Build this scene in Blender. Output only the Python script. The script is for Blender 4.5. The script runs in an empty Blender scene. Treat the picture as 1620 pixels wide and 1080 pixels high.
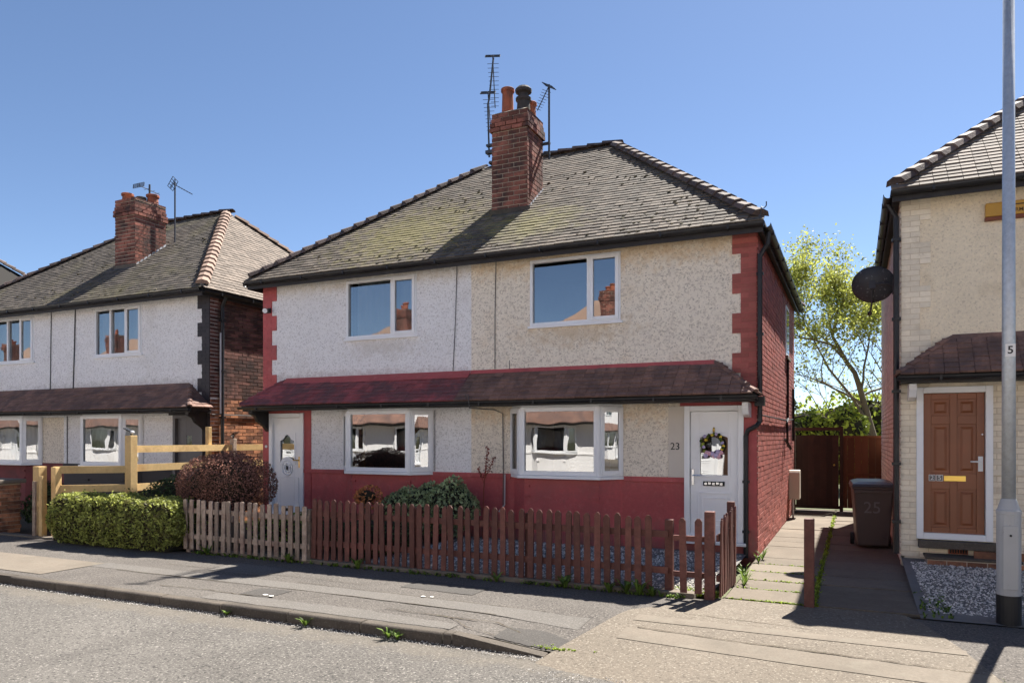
import bpy, math, random
import numpy as np
from mathutils import Matrix, Vector
random.seed(7); rng = np.random.default_rng(11)
R = math.radians
scn = bpy.context.scene
COL = scn.collection

# ------------------------------------------------------------------ camera, sky, sun, exposure
cam_d = bpy.data.cameras.new('camera'); cam = bpy.data.objects.new('camera', cam_d); COL.objects.link(cam)
cam.location = (0, 0, 1.78); cam.rotation_euler = (R(90), 0, R(25))
cam_d.sensor_width = 36; cam_d.lens = 1158 / 1620 * 36; cam_d.shift_y = 152 / 1620
cam_d.clip_start = 0.05; cam_d.clip_end = 3000
scn.camera = cam
SUN_EL = R(54); SUN_AZ = math.atan2(0.26, 1.0)          # azimuth measured from +Y towards +X
sdir = Vector((math.sin(SUN_AZ) * math.cos(SUN_EL), math.cos(SUN_AZ) * math.cos(SUN_EL), math.sin(SUN_EL)))
world = bpy.data.worlds.new('World'); scn.world = world; world.use_nodes = True
wn = world.node_tree; bg = wn.nodes['Background']
sky = wn.nodes.new('ShaderNodeTexSky'); sky.sky_type = 'NISHITA'; sky.sun_disc = False
sky.sun_elevation = SUN_EL; sky.sun_rotation = SUN_AZ
sky.air_density = 0.68; sky.dust_density = 0.15; sky.ozone_density = 2.4
wn.links.new(sky.outputs[0], bg.inputs[0]); bg.inputs[1].default_value = 0.05
sun_d = bpy.data.lights.new('sun', 'SUN'); sun_d.energy = 4.25; sun_d.angle = R(0.53); sun_d.color = (1, 0.95, 0.87)
sun = bpy.data.objects.new('sun', sun_d); COL.objects.link(sun)
sun.rotation_euler = (-sdir).to_track_quat('-Z', 'Y').to_euler(); sun.location = (10, 40, 50)
vs = scn.view_settings; vs.view_transform = 'Standard'; vs.look = 'None'; vs.gamma = 1; vs.use_curve_mapping = False
vs.exposure = 1.8
scn.cycles.max_bounces = 8; scn.cycles.transparent_max_bounces = 16
scn.cycles.use_denoising = True; scn.cycles.caustics_reflective = False; scn.cycles.caustics_refractive = False

# ------------------------------------------------------------------ materials
MATS = {}
def mat(name, col, rough=0.8, var=0.0, piece=0.0, spots=None, bump=None, spec=0.35, metal=0.0, stain=None, leaf=False, zones=(), fine=None):
    """var: soft blotches; piece: brightness change from piece to piece; spots=(scale, colour, amount, threshold);
    bump=(scale, strength, distance); stain=(scale, colour, amount, threshold); fine=(scale, amount) grain"""
    if name in MATS: return MATS[name]
    m = bpy.data.materials.new(name); m.use_nodes = True; t = m.node_tree; N = t.nodes; L = t.links
    p = N['Principled BSDF']; p.inputs['Roughness'].default_value = rough; p.inputs['Metallic'].default_value = metal
    p.inputs['Specular IOR Level'].default_value = spec
    g = N.new('ShaderNodeNewGeometry'); pos = g.outputs['Position']
    rgb = N.new('ShaderNodeRGB'); rgb.outputs[0].default_value = (*col, 1); cur = rgb.outputs[0]
    def noise(scale, detail=4, rough_=0.55, dist=0):
        n = N.new('ShaderNodeTexNoise'); n.inputs['Scale'].default_value = scale; n.inputs['Detail'].default_value = detail
        n.inputs['Roughness'].default_value = rough_; n.inputs['Distortion'].default_value = dist; L.new(pos, n.inputs['Vector']); return n.outputs['Fac']
    def mul(cur, fac, lo, hi):
        mr = N.new('ShaderNodeMapRange'); L.new(fac, mr.inputs[0]); mr.inputs[1].default_value = 0.25 if lo != hi else 0; mr.inputs[2].default_value = 0.75
        mr.inputs[3].default_value = lo; mr.inputs[4].default_value = hi
        mx = N.new('ShaderNodeVectorMath'); mx.operation = 'SCALE'; L.new(cur, mx.inputs[0]); L.new(mr.outputs[0], mx.inputs['Scale']); return mx.outputs[0]
    def over(cur, fac, c, amt, thr, soft=0.06):
        mr = N.new('ShaderNodeMapRange'); L.new(fac, mr.inputs[0]); mr.inputs[1].default_value = thr - soft; mr.inputs[2].default_value = thr + soft
        mr.inputs[3].default_value = 0; mr.inputs[4].default_value = amt
        mx = N.new('ShaderNodeMix'); mx.data_type = 'RGBA'; L.new(mr.outputs[0], mx.inputs['Factor']); L.new(cur, mx.inputs[6]); mx.inputs[7].default_value = (*c, 1); return mx.outputs[2]
    if piece:
        oi = N.new('ShaderNodeObjectInfo'); ad = N.new('ShaderNodeMath'); ad.operation = 'ADD'; L.new(oi.outputs['Random'], ad.inputs[0]); L.new(g.outputs['Random Per Island'], ad.inputs[1])
        fr = N.new('ShaderNodeMath'); fr.operation = 'FRACT'; L.new(ad.outputs[0], fr.inputs[0])
        cur = mul(cur, fr.outputs[0], 1 - piece, 1 + piece)
    if var: cur = mul(cur, noise(1.3, 5, .6), 1 - var, 1 + var)
    if fine: cur = mul(cur, noise(fine[0], 3, .7), 1 - fine[1], 1 + fine[1])
    if stain:
        for s in (stain if isinstance(stain, list) else [stain]): cur = over(cur, noise(s[0], 6, .65, .4), s[1], s[2], s[3], .1)
    if spots:
        for s in (spots if isinstance(spots, list) else [spots]): cur = over(cur, noise(s[0], 2, .5), s[1], s[2], s[3], .04)
    for (zc, zr, zcol, zamt, zscale) in zones:          # a patch of growth or staining with a ragged edge
        mp = N.new('ShaderNodeMapping'); L.new(pos, mp.inputs[0]); mp.inputs['Scale'].default_value = tuple(1 / r_ for r_ in zr); mp.inputs['Location'].default_value = tuple(-c_ / r_ for c_, r_ in zip(zc, zr))
        ln = N.new('ShaderNodeVectorMath'); ln.operation = 'LENGTH'; L.new(mp.outputs[0], ln.inputs[0])
        sb = N.new('ShaderNodeMath'); sb.operation = 'SUBTRACT'; L.new(noise(zscale, 6, .7), sb.inputs[0]); ml = N.new('ShaderNodeMath'); ml.operation = 'MULTIPLY'; L.new(ln.outputs['Value'], ml.inputs[0]); ml.inputs[1].default_value = .3; L.new(ml.outputs[0], sb.inputs[1])
        cur = over(cur, sb.outputs[0], zcol, zamt, .3, .13)
    L.new(cur, p.inputs['Base Color'])
    if bump:
        bn = N.new('ShaderNodeBump'); bn.inputs['Strength'].default_value = bump[1]; bn.inputs['Distance'].default_value = bump[2]
        L.new(noise(bump[0], 5, .65), bn.inputs['Height']); L.new(bn.outputs[0], p.inputs['Normal'])
    if leaf:
        tr = N.new('ShaderNodeBsdfTranslucent'); L.new(cur, tr.inputs[0]); ms = N.new('ShaderNodeMixShader'); ms.inputs[0].default_value = 0.4
        L.new(p.outputs[0], ms.inputs[1]); L.new(tr.outputs[0], ms.inputs[2]); L.new(ms.outputs[0], N['Material Output'].inputs[0])
    MATS[name] = m; return m

def glass_mat(name, ior, tint=(1, 1, 1), warp=0.0):
    m = bpy.data.materials.new(name); m.use_nodes = True; t = m.node_tree; N = t.nodes; L = t.links; N.remove(N['Principled BSDF'])
    tr = N.new('ShaderNodeBsdfTransparent'); tr.inputs[0].default_value = (*tint, 1)
    gl = N.new('ShaderNodeBsdfGlossy'); gl.inputs['Roughness'].default_value = 0.0
    fr = N.new('ShaderNodeFresnel'); fr.inputs[0].default_value = ior
    ms = N.new('ShaderNodeMixShader'); L.new(fr.outputs[0], ms.inputs[0]); L.new(tr.outputs[0], ms.inputs[1]); L.new(gl.outputs[0], ms.inputs[2])
    if warp:
        g = N.new('ShaderNodeNewGeometry'); n = N.new('ShaderNodeTexNoise'); n.inputs['Scale'].default_value = 1.6; n.inputs['Detail'].default_value = 1; L.new(g.outputs['Position'], n.inputs['Vector'])
        b = N.new('ShaderNodeBump'); b.inputs['Strength'].default_value = warp; b.inputs['Distance'].default_value = 0.02; L.new(n.outputs[0], b.inputs['Height']); L.new(b.outputs[0], gl.inputs['Normal'])
    L.new(ms.outputs[0], N['Material Output'].inputs[0]); MATS[name] = m; return m

GLASS = glass_mat('window_glass', 4.0, (.8, .85, .85), 0.09)
M = dict(
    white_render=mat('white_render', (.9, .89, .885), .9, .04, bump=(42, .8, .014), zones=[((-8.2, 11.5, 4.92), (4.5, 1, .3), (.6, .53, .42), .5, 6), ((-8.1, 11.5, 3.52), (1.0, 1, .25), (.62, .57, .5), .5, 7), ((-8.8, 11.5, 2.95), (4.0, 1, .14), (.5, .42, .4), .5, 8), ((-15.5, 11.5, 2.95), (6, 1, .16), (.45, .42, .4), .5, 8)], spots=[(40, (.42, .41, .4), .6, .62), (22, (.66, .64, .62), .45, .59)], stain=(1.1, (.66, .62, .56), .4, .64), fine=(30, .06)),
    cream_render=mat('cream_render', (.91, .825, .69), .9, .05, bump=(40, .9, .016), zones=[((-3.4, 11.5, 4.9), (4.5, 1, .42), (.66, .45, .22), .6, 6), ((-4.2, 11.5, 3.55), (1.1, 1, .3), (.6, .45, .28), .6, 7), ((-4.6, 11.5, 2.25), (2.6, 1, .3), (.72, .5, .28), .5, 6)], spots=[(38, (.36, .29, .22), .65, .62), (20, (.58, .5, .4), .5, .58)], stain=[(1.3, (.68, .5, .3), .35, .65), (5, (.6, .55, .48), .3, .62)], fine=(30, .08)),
    tan_render=mat('tan_render', (.88, .76, .56), .9, .06, bump=(50, .7, .014), spots=(42, (.45, .36, .25), .4, .63), stain=(1.6, (.55, .42, .24), .4, .62), fine=(30, .1)),
    cream_smooth=mat('cream_smooth', (.66, .6, .52), .85, .07, bump=(30, .3, .006), stain=(3, (.45, .38, .3), .3, .65)),
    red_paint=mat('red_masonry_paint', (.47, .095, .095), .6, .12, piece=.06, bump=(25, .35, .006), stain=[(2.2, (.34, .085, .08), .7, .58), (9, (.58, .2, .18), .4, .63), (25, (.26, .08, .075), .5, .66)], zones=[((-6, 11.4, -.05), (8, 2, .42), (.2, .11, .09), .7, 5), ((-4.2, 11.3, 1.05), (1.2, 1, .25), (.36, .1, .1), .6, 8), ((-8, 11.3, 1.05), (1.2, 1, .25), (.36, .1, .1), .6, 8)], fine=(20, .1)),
    red_brick=mat('red_painted_brick', (.36, .105, .085), .7, .12, piece=.16, bump=(40, .4, .006), stain=(3, (.3, .12, .09), .5, .62), fine=(25, .12)),
    dull_red=mat('faded_dark_red_paint', (.2, .05, .05), .7, .15, bump=(25, .35, .006), stain=(3, (.1, .04, .04), .6, .56)),
    sunlit_red_mortar=mat('sunlit_painted_mortar', (.6, .36, .29), .9, .2, bump=(50, .4, .005)),  # red joints lightened: grazing sun on the mortar ledges put into the colour
    brick=mat('old_brick', (.23, .085, .06), .88, .25, piece=.35, bump=(45, .5, .006), stain=[(2.0, (.035, .027, .026), .85, .53), (6, (.34, .13, .07), .5, .66)], fine=(30, .2)),
    sooty_brick=mat('sooty_brick', (.16, .075, .06), .9, .25, piece=.4, bump=(45, .5, .006), stain=(2.5, (.03, .024, .024), .7, .52), fine=(30, .2)),
    orange_brick=mat('orange_brick', (.42, .19, .1), .88, .3, piece=.45, bump=(45, .5, .006), stain=(2.4, (.08, .04, .035), .8, .52), fine=(30, .2)),
    mortar=mat('mortar', (.46, .39, .31), .95, .2, bump=(60, .5, .006), stain=(3, (.15, .12, .1), .6, .6)),
    dark_paint=mat('dark_masonry_paint', (.035, .03, .034), .55, .15, piece=.15, bump=(30, .3, .005)),
    cream_brick=mat('cream_painted_brick', (.85, .76, .6), .8, .08, piece=.07, bump=(35, .4, .006), stain=[(4, (.4, .3, .2), .35, .63), (9, (.2, .13, .09), .6, .74)], fine=(22, .07)),
    cream_mortar=mat('cream_painted_mortar', (.68, .58, .43), .9, .2, bump=(35, .4, .006)),
    pink_brick=mat('pink_painted_brick', (.84, .75, .64), .8, .12, piece=.08, bump=(35, .4, .006), stain=(5, (.25, .16, .12), .5, .64), fine=(22, .1)),
    roof_tile=mat('roof_tile', (.12, .096, .074), .85, .2, piece=.3, zones=[((-7.9, 12.2, 5.9), (1.7, 1.6, 1.4), (.23, .2, .07), .7, 6), ((-5.2, 11.9, 5.6), (1.0, .9, .7), (0.252, 0.227, 0.084), .6, 4)], bump=(45, .7, .008), stain=[(3.2, (.19, .172, .143), .5, .6), (6, (0.0336, 0.0286, 0.0218), .75, .6)], fine=(30, .3)),
    roof_tile_dark=mat('roof_tile_dark', (0.0924, 0.0773, 0.063), .85, .2, piece=.3, bump=(45, .6, .008), stain=[(.7, (0.134, 0.118, 0.0504), .6, .58), (5, (0.0294, 0.0252, 0.021), .6, .6)], fine=(30, .3)),
    roof_tile_pale=mat('roof_tile_pale', (.165, .132, .106), .85, .1, piece=.2, bump=(45, .6, .008), stain=(4, (.2, .16, .13), .5, .6), fine=(30, .2)),
    roof_base=mat('roof_underlay', (.02, .018, .016), .95),
    apron_tile=mat('porch_tile', (.22, .125, .095), .8, .25, piece=.16, bump=(45, .6, .008), stain=[(2.2, (.1, .07, .066), .8, .54), (7, (.3, .19, .16), .45, .64)], fine=(30, .25)),
    apron_red=mat('porch_tile_painted', (.3, .075, .08), .75, .3, piece=.16, bump=(45, .6, .008), stain=[(2.4, (.11, .06, .065), .85, .5), (7, (.36, .14, .13), .5, .66)], fine=(30, .2)),
    hip=mat('hip_tile', (.115, .08, .068), .8, .25, piece=.3, bump=(30, .6, .01), stain=(7, (.28, .25, .2), .5, .62), fine=(25, .25)),
    hip_pink=mat('hip_tile_new', (.26, .175, .132), .8, .15, piece=.15, bump=(30, .4, .008), stain=(6, (.25, .16, .12), .4, .62)),
    moss=mat('moss', (.16, .14, .085), 1, .3, piece=.5, bump=(60, .8, .01)),
    lead=mat('lead_flashing', (.42, .43, .45), .6, .15, piece=.25),
    black=mat('black_plastic', (.018, .018, .02), .38, .2, bump=(12, .1, .003), stain=(4, (.05, .047, .042), .5, .6)),
    black_wood=mat('black_fascia_board', (.024, .022, .023), .55, .3, bump=(25, .2, .003), stain=(3, (.06, .055, .05), .5, .62)),
    upvc=mat('white_upvc', (.86, .87, .88), .28, .03, spec=.5, stain=(4, (.6, .6, .58), .25, .66)),
    upvc_grey=mat('grey_upvc', (.12, .115, .12), .4, .05),
    rubber=mat('black_gasket', (.012, .012, .013), .6),
    room=mat('room_wall', (.33, .29, .25), .9, .1),
    room_floor=mat('room_carpet', (.16, .11, .08), .95, .1),
    curtain=mat('net_curtain', (.75, .78, .82), .9, .06),
    curtain_ochre=mat('patterned_curtain', (.3, .17, .06), .9, .3, spots=(14, (.08, .03, .02), .8, .55)),
    blind=mat('blind', (.72, .74, .76), .7, .05),
    furniture=mat('painted_chair', (.7, .68, .62), .6),
    brown_door=mat('brown_door_paint', (.25, .088, .036), .42, .18, bump=(14, .2, .003), stain=(5, (.3, .09, .035), .5, .6), spec=.5),
    brass=mat('brass', (.75, .5, .12), .28, .1, metal=.9),
    chrome=mat('satin_metal', (.7, .7, .7), .25, .05, metal=1),
    terracotta=mat('terracotta', (.34, .1, .05), .8, .25, bump=(30, .3, .005), stain=(5, (.1, .05, .04), .7, .56)),
    sooty_clay=mat('sooty_clay', (.05, .042, .04), .85, .3, bump=(30, .3, .005)),
    steel=mat('aerial_metal', (.06, .065, .075), .5, .2, metal=.3),
    galv=mat('galvanised_steel', (.5, .54, .58), .5, .15, metal=.55, spots=(22, (.55, .58, .6), .5, .58), bump=(30, .1, .002), fine=(25, .15)),
    grey_paint=mat('grey_column_paint', (.38, .39, .4), .5, .12, stain=(6, (.42, .42, .41), .5, .6), spots=(30, (.16, .1, .07), .6, .74)),
    road=mat('road_asphalt', (0.0948, 0.0865, 0.0776), .92, .1, bump=(140, .7, .006), spots=[(55, (0.27, 0.25, 0.224), .85, .63), (38, (0.0339, 0.0317, 0.0291), .85, .6)], stain=[(.35, (0.135, 0.124, 0.111), .7, .56), (1.4, (0.0641, 0.0581, 0.0526), .5, .62), (5, (0.129, 0.119, 0.105), .3, .6)], zones=[((-6, 5.6, -.1), (12, .25, 1), (0.142, 0.121, 0.0948), .45, 5)], fine=(48, .45)),
    tarmac=mat('pavement_tarmac', (0.0918, 0.0806, 0.0711), .92, .12, bump=(110, .8, .007), spots=[(50, (0.226, 0.205, 0.184), .8, .63), (36, (0.0308, 0.0272, 0.0253), .8, .61)], stain=[(.6, (0.13, 0.116, 0.102), .6, .56), (2, (0.0683, 0.0601, 0.0546), .4, .6)], fine=(45, .45)),
    tarmac_patch=mat('tarmac_reinstatement', (0.114, 0.103, 0.0918), .92, .1, bump=(150, .5, .005), spots=(60, (0.22, 0.206, 0.191), .6, .63), stain=(1.2, (0.103, 0.0949, 0.0883), .5, .58), fine=(50, .35)),
    tarmac_dark=mat('dark_tarmac_patch', (0.0624, 0.0566, 0.0514), .9, .15, bump=(90, .9, .008), spots=(80, (0.162, 0.147, 0.132), .5, .64), fine=(50, .3)),
    concrete=mat('concrete', (0.162, 0.135, 0.106), .92, .12, bump=(70, .5, .006), stain=[(1.5, (0.117, 0.0987, 0.0771), .6, .57), (6, (0.198, 0.177, 0.14), .4, .6)], fine=(45, .18)),
    aggregate=mat('exposed_aggregate', (0.138, 0.114, 0.0884), .9, .12, bump=(55, .7, .008), spots=[(48, (0.275, 0.242, 0.194), .8, .63), (40, (0.069, 0.0552, 0.0415), .7, .62)], stain=(1.1, (0.138, 0.114, 0.0863), .5, .58), fine=(30, .25)),
    slab=mat('paving_slab', (0.149, 0.122, 0.0938), .92, .1, piece=.12, bump=(60, .5, .006), stain=[(1.7, (0.101, 0.0845, 0.0641), .6, .58), (8, (0.182, 0.163, 0.129), .4, .62)], fine=(45, .2)),
    kerb=mat('kerb_stone', (0.0977, 0.0814, 0.0651), .9, .15, piece=.1, bump=(60, .6, .008), spots=(60, (0.176, 0.156, 0.13), .4, .64), stain=(2, (0.0521, 0.043, 0.0352), .6, .56), fine=(40, .25)),
    soil=mat('soil', (.06, .045, .03), 1, .3, bump=(20, .8, .03), spots=(20, (.1, .1, .05), .6, .6)),
    ground=mat('ground', (.12, .13, .07), 1, .3, bump=(8, .5, .03)),
    gravel_base=mat('gravel_bed', (.2, .19, .18), 1, .2, bump=(50, 1, .02)),
    pebble=mat('pebble', (.5, .47, .43), .8, .1, piece=.5),
    paint_green=mat('green_spray_mark', (.12, .5, .25), .8, .2),
    litter=mat('pale_litter', (.8, .78, .72), .9),
    red_timber=mat('red_brown_stain', (.135, .052, .04), .7, .2, piece=.22, bump=(35, .4, .004), stain=[(5, (.08, .034, .028), .7, .56), (14, (.24, .13, .1), .5, .68)], fine=(18, .3)),
    grey_timber=mat('weathered_timber', (.36, .28, .22), .85, .2, piece=.25, bump=(40, .5, .005), stain=[(4, (.14, .055, .045), .6, .58), (9, (.12, .09, .07), .5, .6)], fine=(25, .25)),
    pine=mat('new_pine', (.72, .5, .23), .7, .15, piece=.15, bump=(30, .3, .003), stain=[(3, (.4, .2, .07), .5, .6), (12, (.25, .13, .05), .5, .7)], fine=(20, .12)),
    dark_timber=mat('dark_stained_timber', (.055, .022, .016), .7, .2, piece=.25, bump=(30, .4, .004), stain=(4, (.03, .014, .012), .5, .55)),
    brown_panel=mat('brown_panel_fence', (.15, .052, .026), .75, .2, piece=.2, bump=(30, .4, .004)),
    bin=mat('bin_plastic', (.075, .055, .05), .5, .12, bump=(40, .15, .003), stain=(4, (.075, .058, .05), .5, .62)),
    bin_lid=mat('bin_lid_plastic', (.06, .065, .075), .3, .15),
    tyre=mat('tyre_rubber', (.02, .02, .02), .8),
    bin_text=mat('faded_white_paint', (.15, .135, .135), .8, .3),
    white_plate=mat('white_plate', (.8, .8, .78), .4), black_ink=mat('black_ink', (.02, .02, .02), .5), grey_plate=mat('grey_plate', (.16, .15, .14), .4),
    cream_box=mat('cream_plastic', (.56, .5, .42), .5, .05),
    alarm=mat('alarm_yellow', (.55, .3, .05), .5, .12), alarm_base=mat('alarm_base', (.2, .06, .025), .5), alarm_ink=mat('alarm_ink', (.09, .05, .02), .6),
    dish=mat('dish_metal', (.05, .056, .064), .45, .15, spots=(26, (.3, .31, .32), .5, .66)),
    cable=mat('grey_cable', (.1, .09, .09), .6), pale_pipe=mat('pale_pipe', (.5, .5, .52), .5),
    bark=mat('bark', (.17, .13, .09), .9, .2, bump=(20, .6, .02)),
    leaf_tree=mat('spring_leaf', (.38, .4, .09), .6, .25, piece=.45, leaf=True),
    leaf_hedge=mat('hedge_leaf', (.33, .36, .09), .55, .2, piece=.5, leaf=True, spots=(7, (.1, .075, .035), .6, .58)),
    leaf_red=mat('barberry_leaf', (.3, .15, .11), .7, .2, piece=.5, leaf=True),
    leaf_dark=mat('dark_leaf', (.05, .08, .03), .55, .2, piece=.5, leaf=True),
    leaf_shrub=mat('shrub_leaf', (.36, .43, .22), .55, .2, piece=.5, leaf=True),
    leaf_conifer=mat('conifer_leaf', (.05, .06, .025), .7, .2, piece=.5, leaf=True),
    leaf_lime=mat('lime_leaf', (.3, .36, .05), .6, .2, piece=.45, leaf=True),
    leaf_orange=mat('orange_leaf', (.62, .26, .1), .7, .2, piece=.4, leaf=True),
    leaf_weed=mat('weed_leaf', (.13, .2, .035), .6, .2, piece=.5, leaf=True),
    grass=mat('grass_blade', (.24, .32, .03), .6, .2, piece=.4, leaf=True),
    dock=mat('dried_dock', (.2, .05, .03), .9, .2, piece=.4),
    dark_core=mat('twig_core', (.03, .026, .015), 1, .3),
    flower_pink=mat('pink_petal', (.75, .42, .5), .7, .1), flower_yellow=mat('yellow_petal', (.75, .55, .06), .7, .1), flower_lilac=mat('lilac_petal', (.5, .42, .62), .7, .1), twig=mat('wreath_twig', (.08, .05, .03), .9),
    car_paint=mat('silver_car_paint', (.6, .62, .64), .25, .03, metal=.3, spec=.6), car_glass=mat('car_glass', (.02, .025, .03), .05, spec=.8), lamp_glass=mat('lamp_lens', (.75, .75, .78), .1, spec=.7),
)

# ------------------------------------------------------------------ mesh helpers
BOXV = np.array([(x, y, z) for x in (-.5, .5) for y in (-.5, .5) for z in (-.5, .5)])
BOXF = np.array([(0, 1, 3, 2), (4, 6, 7, 5), (0, 4, 5, 1), (2, 3, 7, 6), (0, 2, 6, 4), (1, 5, 7, 3)])
class MB:
    def __init__(s): s.v = []; s.f = []; s.n = 0
    def add(s, v, f):
        s.v.extend([tuple(map(float, p)) for p in v]); s.f.extend([tuple(int(i) + s.n for i in q) for q in f]); s.n = len(s.v); return s
    def box(s, a, b):
        a = np.array(a, float); b = np.array(b, float); return s.add((a + b) / 2 + BOXV * (b - a), BOXF)
    def mbox(s, mt):
        A = np.array(mt); return s.add(BOXV @ A[:3, :3].T + A[:3, 3], BOXF)
    def prism(s, poly, z0, z1, axis='z'):
        n = len(poly); ar = sum(poly[i][0] * poly[(i + 1) % n][1] - poly[(i + 1) % n][0] * poly[i][1] for i in range(n))
        if ar < 0: poly = poly[::-1]
        if axis == 'z': g = lambda p, h: (p[0], p[1], h)
        elif axis == 'x': g = lambda p, h: (h, p[0], p[1])
        else: g = lambda p, h: (p[0], h, p[1])
        v = [g(p, z0) for p in poly] + [g(p, z1) for p in poly]
        f = [tuple(range(n))[::-1], tuple(range(n, 2 * n))] + [(i, (i + 1) % n, n + (i + 1) % n, n + i) for i in range(n)]
        if axis == 'y': f = [q[::-1] for q in f]
        return s.add(v, f)
    def tube(s, pts, r, n=8, cap=True):
        pts = [Vector(p) for p in pts]; rs = r if isinstance(r, (list, tuple)) else [r] * len(pts); v = []; f = []
        prev = None
        for i, p in enumerate(pts):
            d = (pts[min(i + 1, len(pts) - 1)] - pts[max(i - 1, 0)]).normalized()
            if prev is None: a = d.orthogonal().normalized()
            else: a = (prev - d * prev.dot(d)); a = a.normalized() if a.length > 1e-5 else d.orthogonal().normalized()
            prev = a; b = d.cross(a)
            for k in range(n):
                t = 2 * math.pi * k / n; v.append(p + (a * math.cos(t) + b * math.sin(t)) * rs[i])
        for i in range(len(pts) - 1):
            for k in range(n): f.append((i * n + k, i * n + (k + 1) % n, (i + 1) * n + (k + 1) % n, (i + 1) * n + k))
        if cap: f.append(tuple(range(n))[::-1]); f.append(tuple(range((len(pts) - 1) * n, len(pts) * n)))
        return s.add(v, f)
    def lathe(s, prof, c=(0, 0, 0), n=16):
        v = []; f = []
        for r, z in prof:
            for k in range(n): t = 2 * math.pi * k / n; v.append((c[0] + r * math.cos(t), c[1] + r * math.sin(t), c[2] + z))
        for i in range(len(prof) - 1):
            for k in range(n): f.append((i * n + k, i * n + (k + 1) % n, (i + 1) * n + (k + 1) % n, (i + 1) * n + k))
        f.append(tuple(range(n))[::-1]); f.append(tuple(range((len(prof) - 1) * n, len(prof) * n))); return s.add(v, f)
    def blob(s, c, r, n=6, m=4, jit=.15):
        v = []; f = []; r = np.array(r, float) * np.ones(3)
        for i in range(m + 1):
            ph = math.pi * i / m
            for k in range(n):
                t = 2 * math.pi * k / n; j = 1 + random.uniform(-jit, jit)
                v.append((c[0] + r[0] * math.sin(ph) * math.cos(t) * j, c[1] + r[1] * math.sin(ph) * math.sin(t) * j, c[2] + r[2] * math.cos(ph) * j))
        for i in range(m):
            for k in range(n): f.append((i * n + k, (i + 1) * n + k, (i + 1) * n + (k + 1) % n, i * n + (k + 1) % n))
        return s.add(v, f)
    def build(s, name, m, parent=None, smooth=False, bevel=0):
        me = bpy.data.meshes.new(name); me.from_pydata(s.v, [], s.f); me.update()
        return link(name, me, m, parent, smooth, bevel)
def link(name, me, m, parent=None, smooth=False, bevel=0):
    o = bpy.data.objects.new(name, me); COL.objects.link(o); o.parent = parent
    if m is not None and not me.materials: me.materials.append(M[m] if isinstance(m, str) else m)
    if smooth:
        for q in me.polygons: q.use_smooth = True
    if bevel:
        b = o.modifiers.new('bevel', 'BEVEL'); b.width = bevel; b.segments = 2; b.limit_method = 'ANGLE'
    return o
def tag(o, label=None, cat=None, group=None, kind=None):
    if label: o['label'] = label
    if cat: o['category'] = cat
    if group: o['group'] = group
    if kind: o['kind'] = kind
    return o
def empty(name, loc=(0, 0, 0), rz=0):
    o = bpy.data.objects.new(name, None); COL.objects.link(o); o.location = loc; o.rotation_euler = (0, 0, rz); o.empty_display_size = .2; return o
UNIT = {}
def unit_box(m):
    if m not in UNIT:
        me = bpy.data.meshes.new('piece'); me.from_pydata([tuple(p) for p in BOXV], [], [tuple(map(int, q)) for q in BOXF]); me.materials.append(M[m]); UNIT[m] = me
    return UNIT[m]
def pieces(name, mats, m, parent, single=280, key=None, mesh=None):
    """each matrix is one box piece; the `single` best by key are objects of their own, the rest one joined stuff part"""
    if key is not None: mats = sorted(mats, key=key)
    me = mesh or unit_box(m)
    for A in mats[:single]:
        o = bpy.data.objects.new(name, me); COL.objects.link(o); o.parent = parent; o.matrix_local = A
    rest = mats[single:]
    if rest:
        V = np.array([tuple(v.co) for v in me.vertices]); F = [tuple(p.vertices) for p in me.polygons]; b = MB()
        for A in rest: A = np.array(A); b.add(V @ A[:3, :3].T + A[:3, 3], F)
        o = b.build(name + '_field', m, parent); o['kind'] = 'stuff'
def frame3(o, x, y, z, sx, sy, sz):
    x, y, z = Vector(x) * sx, Vector(y) * sy, Vector(z) * sz
    return Matrix(((x[0], y[0], z[0], o[0]), (x[1], y[1], z[1], o[1]), (x[2], y[2], z[2], o[2]), (0, 0, 0, 1)))
def brick_field(o, u, n, length, z0, z1, holes=(), bl=.215, bh=.065, j=.01, proud=.008, depth=.05, inset=lambda row: (0, 0), row0=0, wob=.0015):
    """stretcher-bond bricks on a vertical plane: o origin, u along, n outward"""
    u = Vector(u); n = Vector(n); o = Vector(o); up = Vector((0, 0, 1)); out = []; row = row0; z = z0
    while z + bh <= z1 + .02:
        a0, a1 = inset(row); a = a0; end = length - a1; x = a - ((bl + j) / 2 if row % 2 else 0)
        while x < end - .02:
            s = max(x, a); e = min(x + bl, end)
            if e - s > .03:
                segs = [(s, e)]
                for h in holes:
                    if h[2] < z + bh * .6 and h[3] > z + bh * .4:
                        segs = [q for (p0, p1) in segs for q in ((p0, min(p1, h[0])), (max(p0, h[1]), p1)) if q[1] - q[0] > .025]
                for (p0, p1) in segs:
                    c = o + u * (p0 + p1) / 2 + up * (z + bh / 2) + n * (proud - depth / 2 + random.uniform(-wob, wob))
                    out.append(frame3(c, u, n, up, p1 - p0, depth, bh))
            x += bl + j
        z += bh + j; row += 1
    return out
def text_mesh(txt, size, name, m, parent, loc, rot, depth=.002, bold=0.0):
    c = bpy.data.curves.new(name, 'FONT'); c.body = txt; c.size = size; c.extrude = depth; c.align_x = 'CENTER'; c.align_y = 'CENTER'; c.offset = bold
    t = bpy.data.objects.new('tmp', c); COL.objects.link(t); bpy.context.view_layer.update()
    me = bpy.data.meshes.new_from_object(t.evaluated_get(bpy.context.evaluated_depsgraph_get())); bpy.data.objects.remove(t); bpy.data.curves.remove(c)
    me.materials.clear(); o = link(name, me, m, parent); o.location = loc; o.rotation_euler = rot; return o

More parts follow.
